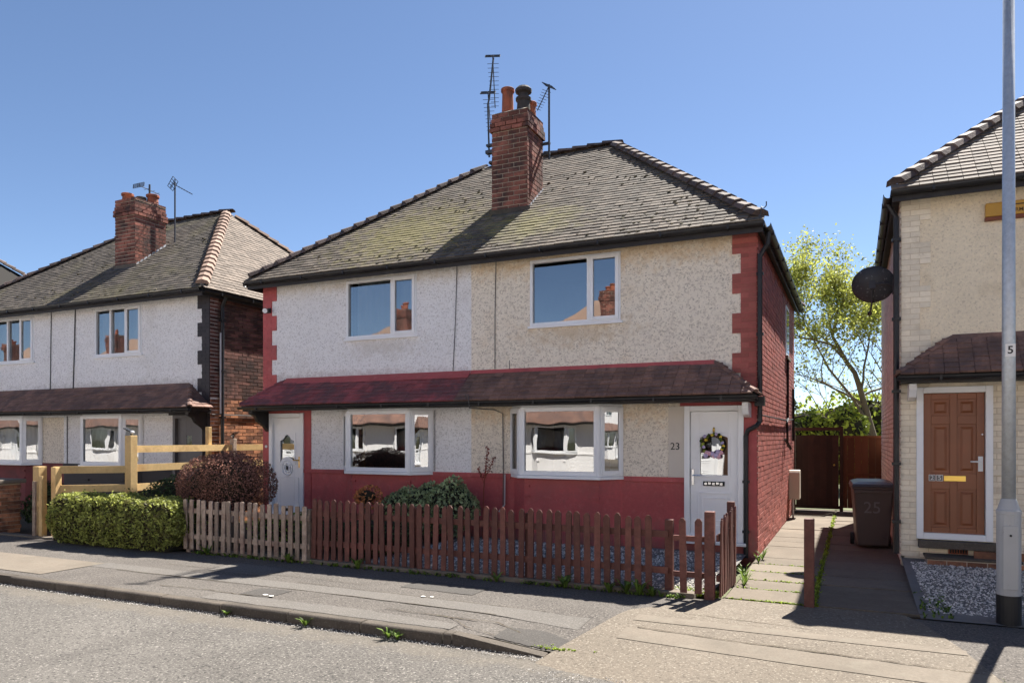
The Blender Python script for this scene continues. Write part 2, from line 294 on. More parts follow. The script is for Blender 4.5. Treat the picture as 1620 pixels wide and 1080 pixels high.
# ------------------------------------------------------------------ ground, road, pavement
FY = 11.49                                            # front wall plane of the houses on this side
def drop(x, y):                                       # the pavement dips to the road at the dropped kerb
    k = min(1, max(0, (x + 3.3) / 1.0)) if x < 4.4 else min(1, max(0, (5.4 - x) / 1.0)); k = k * k * (3 - 2 * k)
    t = min(1, max(0, (7.1 - y) / 1.3)); return -.085 * k * t
def sheet(name, m, x0, x1, y0, y1, z, nx=1, ny=1, kind='structure', edge=None, wob=0):
    b = MB(); v = []; f = []
    for i in range(nx + 1):
        for j in range(ny + 1):
            x = x0 + (x1 - x0) * i / nx; y = y0 + (y1 - y0) * j / ny
            if edge: x, y = edge(x, y, i / nx, j / ny)
            zz = z(x, y) if callable(z) else z
            v.append((x, y, zz + (random.uniform(-wob, wob) if 0 < i < nx and 0 < j < ny else 0)))
    for i in range(nx):
        for j in range(ny): a = i * (ny + 1) + j; f.append((a, a + ny + 1, a + ny + 2, a + 1))
    o = b.add(v, f).build(name, m, smooth=True)
    if kind: o['kind'] = kind
    return o
sheet('ground', 'ground', -400, 400, -300, 500, -.16)
sheet('road', 'road', -60, 60, .3, 5.79, lambda x, y: -.105 + .03 * math.exp(-((y - 3) / 1.6) ** 2), 60, 14, wob=.003)
sheet('pavement', 'tarmac', -60, 30, 5.9, 8.2, lambda x, y: drop(x, y), 180, 14, wob=.0025)
sheet('opposite_pavement', 'tarmac', -60, 60, -1.9, .18, .0, 40, 3, wob=.003)
b = MB(); b.box((-60, .18, -.2), (60, .3, .005)); tag(b.build('opposite_kerb', 'kerb'), kind='structure')
kerb = tag(MB().box((-60, 5.8, -.2), (-9.8, 5.9, .004)).build('kerb', 'kerb'), kind='structure')
x = -9.8; i = 0
while x < -3.3:
    e = min(x + .915, -3.3); b = MB(); h = random.uniform(.002, .008)
    b.prism([(5.772 + random.uniform(-.004, .004), -.2), (5.9, -.2), (5.9, h), (5.80, h), (5.778, -.012)], x + .006, e - .006, 'x'); b.build('kerb_stone', 'kerb', kerb, bevel=.01); x = e
b = MB(); L_ = [(-3.3, .006), (-2.4, -.09)]
b.add([(-3.296, 5.775, -.2), (-3.296, 5.9, -.2), (-3.296, 5.9, .006), (-3.296, 5.79, .004), (-2.4, 5.775, -.2), (-2.4, 5.9, -.2), (-2.4, 5.9, -.084), (-2.4, 5.79, -.09)],
      [(0, 1, 2, 3)[::-1], (4, 5, 6, 7), (0, 4, 7, 3), (3, 7, 6, 2), (2, 6, 5, 1), (1, 5, 4, 0)]); b.build('kerb_stone', 'kerb', kerb, bevel=.006)
b = MB(); b.box((-2.39, 5.778, -.2), (4.4, 5.9, -.088)); b.build('kerb_stone', 'kerb', kerb)
# strips of newer tarmac, a darker repair and the concrete crossover
def strip(name, m, pts, dz, parent=None, sub=14):
    """ribbon between two polylines given as (x, ylow, yhigh)"""
    b = MB(); v = []; f = []
    P = []
    for (xa, la, ha), (xb, lb, hb) in zip(pts, pts[1:]):
        for k in range(sub): t = k / sub; P.append((xa + (xb - xa) * t, la + (lb - la) * t, ha + (hb - ha) * t))
    P.append(pts[-1]); nj = 6
    for (x_, l, h) in P:
        j_ = .012 if 'tarmac' in name else .003; l += random.uniform(-j_, j_); h += random.uniform(-j_, j_)
        for j in range(nj + 1): y_ = l + (h - l) * j / nj; v.append((x_, y_, drop(x_, y_) + dz))
    for i in range(len(P) - 1):
        for j in range(nj): a = i * (nj + 1) + j; f.append((a, a + nj + 1, a + nj + 2, a + 1))
    o = b.add(v, f).build(name, m, parent, smooth=True)
    o['kind'] = 'structure'; return o
strip('tarmac_strip', 'tarmac_patch', [(-9.6, 6.72, 7.02), (-6, 6.70, 7.0), (-4.2, 6.66, 6.98), (-2.36, 6.52, 6.9)], .004)
strip('tarmac_strip', 'tarmac_patch', [(-6.6, 5.92, 6.2), (-4.6, 5.92, 6.22), (-3.4, 5.92, 6.1)], .004)
strip('tarmac_repair', 'tarmac_dark', [(-2.95, 5.92, 6.25), (-2.6, 5.92, 6.35), (-2.3, 5.92, 6.2)], .008)
strip('tarmac_repair', 'tarmac_dark', [(-6.35, 6.25, 6.6), (-5.9, 6.2, 6.62)], .005)
strip('tarmac_repair', 'tarmac_patch', [(-7.9, 7.2, 7.75), (-6.9, 7.18, 7.7)], .005)
strip('tarmac_repair', 'tarmac_dark', [(-4.9, 7.35, 7.8), (-3.9, 7.3, 7.75)], .005)
strip('concrete_slab', 'concrete', [(-12.6, 6.05, 6.95), (-9.6, 6.05, 6.95)], .006)
CX = [(-2.42, 5.6, 5.62), (-2.1, 5.5, 7.35), (-1.35, 5.36, 8.3), (.45, 5.3, 8.3), (.6, 5.3, 8.0), (1.05, 5.3, 6.3), (1.2, 5.3, 5.5)]
def dropx(x, y, l): return max(-.088, drop(x, min(y, 7.1))) if y > 5.85 else -.088 + (-.105 + .03 * math.exp(-((y - 3) / 1.6) ** 2) - .012 + .088) * (5.85 - y) / max(.01, 5.85 - l)
b = MB(); v = []; f = []; P = []
for (xa, la, ha), (xb, lb, hb) in zip(CX, CX[1:]):
    for k in range(8): t = k / 8; P.append((xa + (xb - xa) * t, la + (lb - la) * t, ha + (hb - ha) * t))
P.append(CX[-1])
for (x_, l, h) in P:
    l += random.uniform(-.02, .02)
    for j in range(17): y_ = l + (h - l) * j / 16; v.append((x_, y_, dropx(x_, y_, l) + .009))
for i in range(len(P) - 1):
    for j in range(16): a = i * 17 + j; f.append((a, a + 17, a + 18, a + 1))
cross = tag(b.add(v, f).build('driveway_crossover', 'aggregate', smooth=True), kind='structure')
strip('concrete_band', 'concrete', [(-1.95, 6.42, 6.75), (-.5, 6.3, 6.62), (.97, 6.22, 6.55)], .0135)
strip('concrete_band', 'concrete', [(-1.95, 6.98, 7.2), (-.5, 6.98, 7.15), (.85, 6.98, 7.1)], .0135)
# dark crack lines in the crossover and pavement: shallow slots filled with dirt
def crack(pts, w=.012, dz=.0165):
    b = MB(); v = []; f = []; P = []
    for a, c in zip(pts, pts[1:]):
        for k in range(8): t = k / 8; P.append((a[0] + (c[0] - a[0]) * t, a[1] + (c[1] - a[1]) * t + random.uniform(-.012, .012)))
    for i, (x_, y_) in enumerate(P):
        ww = w * random.uniform(.3, 1.1)
        for s in (-1, 1): v.append((x_, y_ + s * ww / 2, drop(x_, y_) + dz))
    for i in range(len(P) - 1): f.append((2 * i, 2 * i + 2, 2 * i + 3, 2 * i + 1))
    tag(b.add(v, f).build('pavement_crack', 'soil'), kind='structure')
crack([(-1.85, 6.78), (-.9, 6.68), (.3, 6.62), (.95, 6.56)], .02)
crack([(-4.4, 6.35), (-3.6, 6.3), (-3.1, 6.33), (-2.75, 6.15)], .02, .009); crack([(-9, 6.7), (-7, 6.69), (-5, 6.68), (-3, 6.6)], .012, .007)
crack([(-5.6, 5.93), (-5.55, 6.3), (-5.3, 6.7)], .012, .007); crack([(-7.6, 6.2), (-6.9, 6.25), (-6.3, 6.22), (-5.9, 6.28)], .016, .008); crack([(-3.6, 6.3), (-3.3, 6.05), (-2.9, 5.95)], .014, .009); crack([(-8.8, 7.3), (-7.4, 7.28), (-6.2, 7.32), (-5.2, 7.25)], .008, .007)
crack([(-1.55, 7.42), (-.9, 7.36), (-.3, 7.3)], .01, .012); crack([(-6.2, 7.05), (-4.6, 7.0), (-2.6, 6.92)], .01, .007)
b = MB(); b.add([(-2.12 + .2 * math.cos(t) * random.uniform(.7, 1), 4.52 + .09 * math.sin(t) * random.uniform(.7, 1), -.071) for t in np.linspace(0, 6.0, 14)], [tuple(range(14))])
tag(b.build('spray_mark', 'paint_green'), kind='structure')
# concrete edging under the fences
b = MB(); b.box((-8.95, 8.19, -.1), (-1.6, 8.34, .055)); tag(b.build('fence_edging', 'concrete', bevel=.012), kind='structure')
b = MB(); b.box((-60, 8.19, -.1), (-12.4, 8.34, .03)); tag(b.build('garden_edging', 'concrete', bevel=.01), kind='structure')
sheet('garden_soil', 'soil', -60, -6.3, 8.34, FY, .0, 40, 6, wob=.02)
sheet('gravel_bed', 'gravel_base', -6.3, -1.45, 8.34, FY, .03, 6, 4, wob=.01)
sheet('gravel_forecourt', 'gravel_base', .6, 12, 8.2, FY, lambda x, y: .012 + .11 * max(0, (y - 8.6) / 2.9), 10, 6, wob=.01)
sheet('back_garden', 'ground', -60, 60, 19.6, 60, .01, 2, 2)
sheet('front_gardens', 'concrete', -60, 60, -5.5, -1.9, .0, 20, 3, wob=.02)
# side path: concrete slabs laid in two columns with a mossy joint
path = tag(MB().box((-1.31, 8.31, -.1), (.6, 19.6, -.012)).build('side_path', 'soil'), kind='structure')
y = 8.33; row = 0
while y < 19.3:
    d = .62 + .0 * row
    for (xa, xb) in ((-1.29, -.40), (-.37, .62 if y > 10.9 else .66)):
        A = frame3(((xa + xb) / 2, y + d / 2, -.018 + random.uniform(-.006, .006)), (1, random.uniform(-.004, .004), 0), (0, 1, random.uniform(-.006, .006)), (0, 0, 1), xb - xa - .014, d - random.uniform(.012, .03), .06)
        pieces('paving_slab', [A], 'slab', path, 1)
    y += d; row += 1

# ------------------------------------------------------------------ houses
W = 4.845; DEP = 7.4; EZ = 4.86; OX = .14; OY = .33; RZ = 4.93; RA = 3.52; RB = (DEP + 2 * OY) / 2; RH = 3.12
def wall_cells(b, x0, x1, z0, z1, holes, y0, y1):
    xs = sorted({x0, x1, *[h[0] for h in holes], *[h[1] for h in holes]}); 
    for a, c in zip(xs, xs[1:]):
        cuts = sorted([(h[2], h[3]) for h in holes if h[0] <= a + 1e-6 and h[1] >= c - 1e-6]); z = z0
        for lo, hi in cuts:
            if lo >= z1 - 1e-6: continue
            if lo > z + 1e-6: b.box((a, y0, z), (c, y1, lo))
            z = max(z, hi)
        if z < z1 - 1e-6: b.box((a, y0, z), (c, y1, z1))
def wall_runs(name, m, H, x0, x1, z0, z1, holes, y0, y1):
    """one object for each connected stretch of a wall band"""
    full = sorted([(h[0], h[1]) for h in holes if h[2] <= z0 + 1e-6 and h[3] >= z1 - 1e-6]); a = x0
    for lo, hi in full + [(x1, x1)]:
        if lo - a > .01: b = MB(); wall_cells(b, a, lo, z0, z1, [h for h in holes if h[0] < lo - 1e-6 and h[1] > a + 1e-6], y0, y1); b.build(name, m, H)
        a = hi
def seg_frame(b, P, Q, z0, z1, w=.055, d=.06, off=0):
    """rectangular frame standing between plan points P and Q; returns axes"""
    P = Vector((*P, 0)); Q = Vector((*Q, 0)); L = (Q - P).length; u = (Q - P) / L; n = Vector((u[1], -u[0], 0)); up = Vector((0, 0, 1))
    def bar(a0, a1, h0, h1): b.mbox(frame3(P + u * (a0 + a1) / 2 + up * (h0 + h1) / 2 + n * off, u, n, up, a1 - a0, d, h1 - h0))
    bar(0, w, z0, z1); bar(L - w, L, z0, z1); bar(w, L - w, z0, z0 + w); bar(w, L - w, z1 - w, z1); return P, u, n, L
def pane_at(name, P, u, n, a0, a1, z0, z1, parent, off=0.0, m=None):
    c = P + u * (a0 + a1) / 2 + n * off + Vector((0, 0, (z0 + z1) / 2)); h = Vector((0, 0, (z1 - z0) / 2)); w = u * (a1 - a0) / 2
    b = MB().add([c - w - h, c + w - h, c + w + h, c - w + h], [(0, 1, 2, 3)]); return b.build(name, m or GLASS, parent)
def curtain(parent, x0, x1, z0, z1, y, m, amp=.02, name='curtain'):
    b = MB(); n = max(6, int((x1 - x0) / .025)); v = []; f = []
    for i in range(n + 1):
        x_ = x0 + (x1 - x0) * i / n; yy = y + amp * math.sin(i * 1.1) * random.uniform(.6, 1)
        v += [(x_, yy, z0), (x_ + random.uniform(-.003, .003), yy, z1)]
    for i in range(n): f.append((2 * i, 2 * i + 2, 2 * i + 3, 2 * i + 1))
    return b.add(v, f).build(name, m, parent, smooth=True)
def room(parent, x0, x1, z0, z1, depth=2.4):
    b = MB(); v = [(x, y, z) for x in (x0, x1) for y in (.18, depth) for z in (z0, z1)]
    b.add(v, [(0, 1, 3, 2)[::-1], (4, 6, 7, 5)[::-1], (1, 5, 7, 3), (2, 3, 7, 6)]); b.build('room_wall', 'room', parent)
    MB().add(v, [(0, 2, 6, 4)]).build('room_floor', 'room_floor', parent)
def upper_window(H, x0, x1, z0, z1, split, style, s):
    b = MB(); P, u, n, L = seg_frame(b, (x0, .02), (x1, .02), z0, z1, .052, .07)
    xs = x0 + (x1 - x0) * split; b.box((xs - .032, -.014, z0 + .052), (xs + .032, .054, z1 - .052))
    # opening light: its own frame standing proud
    b2 = MB(); seg_frame(b2, (xs + .026, -.022), (x1 - .026, -.022), z0 + .026, z1 - .03, .06, .04)
    w = b.build('window', 'upvc', H, bevel=.005); b2.build('casement', 'upvc', w, bevel=.005)
    pane_at('pane', P, u, n, .05, xs - x0 - .03, z0 + .05, z1 - .05, w, -.01); pane_at('pane', P, u, n, xs - x0 + .08, L - .08, z0 + .08, z1 - .085, w, .03)
    if style == 'three':                               # an extra mullion
        xm = x0 + (x1 - x0) * .34; MB().box((xm - .03, -.016, z0 + .05), (xm + .03, .05, z1 - .05)).build('mullion', 'upvc', w, bevel=.004)
    g = MB(); g.box((x0 - .03, -.05, z0 - .045), (x1 + .04, .05, z0 - .004)); g.build('sill', 'upvc', w, bevel=.006)
    room(w, x0 - .3, x1 + .3, z0 - .5, z1 + .03)
    if style == 'net': curtain(w, x0 + .15, xs + .02, z0 + .04, z1, .16, 'curtain', .014); curtain(w, xs - .05, x1, z0 + .02, z1, .19, 'curtain', .02)
    if style in ('blind', 'three'): curtain(w, x0 + .02, x1 - .02, z0 + .02, z1, .15, 'curtain', .01)
    return w
BAY = [(.80, 0), (1.11, -.30), (2.46, -.30), (2.77, 0)]; BZ0, BZ1 = 1.16, 2.28
def bay_window(H, s, style, inner):
    pts = [(s * x, y) for x, y in BAY]
    if s < 0: pts = pts[::-1]
    b = MB(); fr = []
    for k in range(3):
        P, u, n, L = seg_frame(b, pts[k], pts[k + 1], BZ0, BZ1, .07 if k == 1 else .05, .065); fr.append((P, u, n, L))
    for (x_, y_) in (pts[1], pts[2]): b.lathe([(.045, BZ0), (.045, BZ1)], (x_, y_, 0), 8)
    w = b.build('bay_window', 'upvc', H, bevel=.005)
    P, u, n, L = fr[1]; pane_at('pane', P, u, n, .06, L - .06, BZ0 + .06, BZ1 - .06, w)
    for k in (0, 2):
        P, u, n, L = fr[k]; b2 = MB(); a = P + u * .03; c = P + u * (L - .03)
        a2 = a + n * .03; c2 = c + n * .03; seg_frame(b2, (a2[0], a2[1]), (c2[0], c2[1]), BZ0 + .03, BZ1 - .03, .06, .04); b2.build('casement', 'upvc', w, bevel=.004)
        pane_at('pane', P, u, n, .08, L - .08, BZ0 + .08, BZ1 - .08, w, .03)
    ex = [(pts[0][0] - .03, .0), (pts[1][0] - .045, -.37), (pts[2][0] + .045, -.37), (pts[3][0] + .03, .0)]
    MB().prism(ex, BZ0 - .055, BZ0 - .003).build('sill', 'upvc', w, bevel=.006)
    MB().prism([(p[0], p[1]) for p in pts] + [(pts[3][0], .1), (pts[0][0], .1)], BZ1 + .002, BZ1 + .06).build('head_board', 'upvc', w)
    # splayed bay floor inside and the room
    MB().add([(*p, BZ0 - .002) for p in pts], [(0, 1, 2, 3)]).build('inner_sill', 'upvc', w)
    room(w, pts[0][0] - .5, pts[3][0] + .5, .25, 2.5, 3.2)
    x0, x1 = sorted((pts[0][0], pts[3][0]))
    if inner == 'ochre':
        curtain(w, x1 - .55, x1 - .12, BZ0, BZ1, .12, 'curtain_ochre', .03); curtain(w, x0 + .1, x0 + .4, BZ0, BZ1, .12, 'curtain_ochre', .03)
    elif inner == 'blind': curtain(w, x0 + .05, x1 - .05, BZ0, BZ1, .1, 'blind', .012)
    elif inner == 'chair':                             # a white ladder-back chair just inside
        c = MB(); xm = (x0 + x1) / 2 + .1
        for k in (-.25, .25): c.tube([(xm + k, .55, .3), (xm + k, .62, 1.42)], .02, 6)
        for k in range(6): c.box((xm - .24, .6, 1.0 + k * .07), (xm + .24, .62, 1.035 + k * .07))
        c.box((xm - .28, .2, .72), (xm + .28, .62, .76)); c.build('inner_chair', 'furniture', w)
        curtain(w, x0 + .02, x0 + .24, BZ0, BZ1, .1, 'blind', .02); curtain(w, x1 - .24, x1 - .02, BZ0, BZ1, .1, 'blind', .02)
    return w
def door_white(H, x0, x1, z0, z1, style):
    b = MB(); seg_frame(b, (x0, .0), (x1, .0), z0, z1, .085, .1); b.box((x0 + .085, -.03, z0), (x1 - .085, .05, z0 + .1)); d = b.build('front_door', 'upvc', H, bevel=.008)
    a, c = x0 + .09, x1 - .09; w = c - a
    hole = (a + w * (.2 if style == 'arch' else .24), c - w * (.2 if style == 'arch' else .24), z0 + (1.0 if style == 'arch' else 1.07), z0 + (1.62 if style == 'arch' else 1.64))
    lf = MB(); wall_cells(lf, a, c, z0 + .1, z1 - .09, [hole], .01, .05); leaf = lf.build('door_leaf', 'upvc', d, bevel=.004)
    g = MB()                                            # raised mouldings
    def ring(x0_, x1_, h0, h1, t=.022, y=-.004): g.box((x0_, y, h0), (x0_ + t, .012, h1)); g.box((x1_ - t, y, h0), (x1_, .012, h1)); g.box((x0_ + t, y, h0), (x1_ - t, .012, h0 + t)); g.box((x0_ + t, y, h1 - t), (x1_ - t, .012, h1))
    ring(hole[0] - .03, hole[1] + .03, hole[2] - .03, hole[3] + .03, .035)
    pane_at('door_glass', Vector((hole[0], .03, 0)), Vector((1, 0, 0)), Vector((0, -1, 0)), 0, hole[1] - hole[0], hole[2], hole[3], d)
    MB().box((hole[0] - .02, .08, hole[2] - .02), (hole[1] + .02, .1, hole[3] + .02)).build('glass_backing', 'room', d)
    zz = z0 + .82
    if style == 'arch':
        # arched top of the light, letterbox under it, lower panel
        n = 8; xm = (hole[0] + hole[1]) / 2; r = (hole[1] - hole[0]) / 2
        ap = [(xm + r * math.cos(math.pi * k / n), hole[3] - .055 + .055 * math.sin(math.pi * k / n)) for k in range(n + 1)] + [(hole[0], hole[3] + .01), (hole[1], hole[3] + .01)]
        g.prism([(hole[1], hole[3] - .055)] + ap[1:n] + [(hole[0], hole[3] - .055), (hole[0], hole[3] + .004), (hole[1], hole[3] + .004)], -.003, .012, 'y')
        ring(a + .1, c - .1, z0 + .22, z0 + .74); ring(a + .17, c - .17, z0 + .3, z0 + .66, .018)
        lb = MB().box((xm - .16, -.014, zz + .02), (xm + .16, .012, zz + .09)).build('letterbox', 'rubber', d, bevel=.004)
        fl = MB()
        for k in range(5): fl.box((xm - .14 + k * .058, -.019, zz + .035 + .008 * (k % 2)), (xm - .10 + k * .058, -.013, zz + .07 + .008 * (k % 2)))
        fl.build('letterbox_flap', 'chrome', lb)
        hd = MB().box((a + .02, -.012, z0 + .85), (a + .055, .012, z0 + 1.09)); hd.tube([(a + .037, -.012, z0 + 1.0), (a + .037, -.05, z0 + 1.0), (a + .16, -.055, z0 + 1.0)], .011, 6); hd.build('door_handle', 'chrome', d, smooth=False)
        MB().blob((xm, -.01, z0 + 1.70), (.02, .012, .04)).build('knocker', 'brass', d, smooth=True)
    else:
        # shaped light: a pointed ogee head and scooped foot over an oval moulding
        xm = (hole[0] + hole[1]) / 2; r = (hole[1] - hole[0]) / 2; h1 = hole[3]; h0 = hole[2]
        for q in ([(-r, 0), (-r, -.13), (-r * .55, -.1), (-r * .3, -.03), (0, 0)], ):
            for sg in (1, -1): g.prism([(xm + sg * px, h1 + pz + .002) for px, pz in q], -.002, .014, 'y')
        n = 10; arc = [(xm + r * .95 * math.cos(math.pi * k / n), h0 + .12 * math.sin(math.pi * k / n)) for k in range(n + 1)]
        g.prism(arc, -.002, .014, 'y')
        def oval(rx, rz, zc, t=.014):
            pts = [(xm + rx * math.cos(2 * math.pi * k / 20), -.004, zc + rz * math.sin(2 * math.pi * k / 20)) for k in range(21)]; g.tube(pts, t, 5, False)
        oval(.13, .15, h0 - .1); oval(.075, .09, h0 - .1); ring(a + .06, c - .06, z0 + .2, z0 + .78, .02)
        MB().blob((xm, -.01, h0 - .1), (.028, .014, .05)).build('knocker', 'rubber', d, smooth=True)
        MB().box((xm - .13, -.014, z0 + .1), (xm + .13, .012, z0 + .16)).build('letterbox', 'rubber', d)
        hd = MB().box((c - .055, -.012, z0 + .98), (c - .025, .012, z0 + 1.2)); hd.tube([(c - .04, -.012, z0 + 1.13), (c - .04, -.05, z0 + 1.13), (c - .16, -.05, z0 + 1.13)], .011, 6); hd.build('door_handle', 'brass', d)
    g.build('moulding', 'upvc', d, bevel=.003)
    MB().box((x0 - .04, -.12, z0 - .05), (x1 + .04, .05, z0 - .003)).build('threshold', 'upvc', d, bevel=.006)
    return d
def door_panelled(H, x0, x1, z0, z1):
    b = MB(); seg_frame(b, (x0, -.0), (x1, -.0), z0, z1, .085, .1); d = b.build('front_door', 'upvc', H, bevel=.006)
    a, c = x0 + .088, x1 - .088; w = c - a; holes = []
    for (u0, u1) in ((.13, .44), (.56, .87)):
        for (h0, h1) in ((.16, .68), (.9, 1.56), (1.68, 1.9)): holes.append((a + w * u0, a + w * u1, z0 + h0, z0 + h1))
    lf = MB(); wall_cells(lf, a, c, z0 + .01, z1 - .088, holes, .02, .06); lf.build('door_leaf', 'brown_door', d, bevel=.006)
    for h in holes:
        p = MB(); p.box((h[0], .045, h[2]), (h[1], .055, h[3])); k = .035
        v = [(h[0] + k, .045, h[2] + k), (h[1] - k, .045, h[2] + k), (h[1] - k, .045, h[3] - k), (h[0] + k, .045, h[3] - k)]; k = .065; v += [(h[0] + k, .026, h[2] + k), (h[1] - k, .026, h[2] + k), (h[1] - k, .026, h[3] - k), (h[0] + k, .026, h[3] - k)]
        p.add(v, [(4, 5, 6, 7), (0, 1, 5, 4), (1, 2, 6, 5), (2, 3, 7, 6), (3, 0, 4, 7)]); p.build('door_panel', 'brown_door', d)
    zl = z0 + .79; MB().box((a + w * .34, .008, zl), (a + w * .7, .022, zl + .075)).build('letterbox', 'brass', d, bevel=.004)
    for k, t in enumerate('25'):
        pl = MB().box((a + w * (.09 + k * .125), .01, zl), (a + w * (.20 + k * .125), .021, zl + .085)).build('number_plate', 'white_plate', d)
        MB().box((a + w * (.097 + k * .125), .0085, zl + .006), (a + w * (.193 + k * .125), .0102, zl + .079)).build('plate_face', 'grey_plate', pl)
        text_mesh(t, .085, 'house_number', 'white_plate', pl, (a + w * (.145 + k * .125), .008, zl + .042), (R(90), 0, 0), .0008)
    hd = MB().box((c - .075, .005, z0 + .93), (c - .02, .022, z0 + 1.13)); hd.tube([(c - .047, .01, z0 + 1.06), (c - .047, -.04, z0 + 1.06), (c - .17, -.045, z0 + 1.06)], .011, 6); hd.build('door_handle', 'white_plate', d)
    MB().blob((c - .03, .012, z0 + 1.42), (.015, .01, .012)).build('lock', 'chrome', d)
    return d
def hip_run(P, Q, m, parent, size=.13, step=.31, lift=.03, name='hip_tile'):
    """bonnet tiles stepped up a hip or along a ridge from P to Q"""
    P = Vector(P); Q = Vector(Q); d = (Q - P); L = d.length; d /= L; side = d.cross(Vector((0, 0, 1))).normalized(); up = side.cross(d).normalized()
    key = ('hip', m, size, step)
    if key not in UNIT:
        b = MB(); v = []; f = []; n = 4; prof = [(0, 1.0), (.1, .97), (1, .78)]
        for (t, k) in prof:
            for i in range(n + 1): a = math.pi * (i / n) ; v.append((math.cos(a) * size * k * 1.15, t * (step + .09), math.sin(a) * size * k * .8 - .02 + (.022 if t < .5 else 0)))
        for r_ in range(len(prof) - 1):
            for i in range(n): a = r_ * (n + 1) + i; f.append((a, a + 1, a + n + 2, a + n + 1))
        f.append(tuple(range(n + 1))); b.add(v, f); me = bpy.data.meshes.new('hip_tile'); me.from_pydata(b.v, [], b.f); me.materials.append(M[m]); UNIT[key] = me
    k = int(L / step)
    for i in range(k):
        o = bpy.data.objects.new(name, UNIT[key]); COL.objects.link(o); o.parent = parent
        dd = (d + Vector((random.uniform(-.012, .012), random.uniform(-.012, .012), random.uniform(-.012, .012)))).normalized()
        sd = dd.cross(Vector((0, 0, 1))).normalized(); uu = sd.cross(dd)
        o.matrix_local = frame3(P + d * (i * step) + up * lift, sd, dd, uu, 1, 1, 1)
def slope_tiles(E0, u, up, n, length, slen, lo, hi, skip=None, gauge=.124, tw=.168, th=.022):
    """tiles on a roof slope. E0 eave start, u along eave, up the slope, n normal; lo/hi: start/end along u at distance s"""
    E0, u, up, n = Vector(E0), Vector(u), Vector(up), Vector(n); out = []; k = 0; s = 0
    while s < slen - .06:
        a, e = lo(s), hi(s); x = a - (tw / 2 if k % 2 else 0)
        sag = .008 * math.sin(k * .7)
        while x < e:
            x0 = max(x, a); x1 = min(x + tw, e)
            if x1 - x0 > .03 and not (skip and skip((x0 + x1) / 2, s)):
                ln = gauge + .055; c = E0 + u * ((x0 + x1) / 2) + up * (s + ln / 2 - .02 + random.uniform(-.003, .003)) + n * (.022 + random.uniform(-.002, .003) + .006 * math.sin(x * .9 + s * 1.3))
                tl = .1 + random.uniform(-.01, .018); up2 = (up - n * tl).normalized(); n2 = u.cross(up2)
                rr = random.uniform(-.02, .02); u2 = (u + up2 * rr).normalized()
                out.append(frame3(c, u2, up2, n2, x1 - x0 - .006, ln, th))
            x += tw
        s += gauge; k += 1
    return out
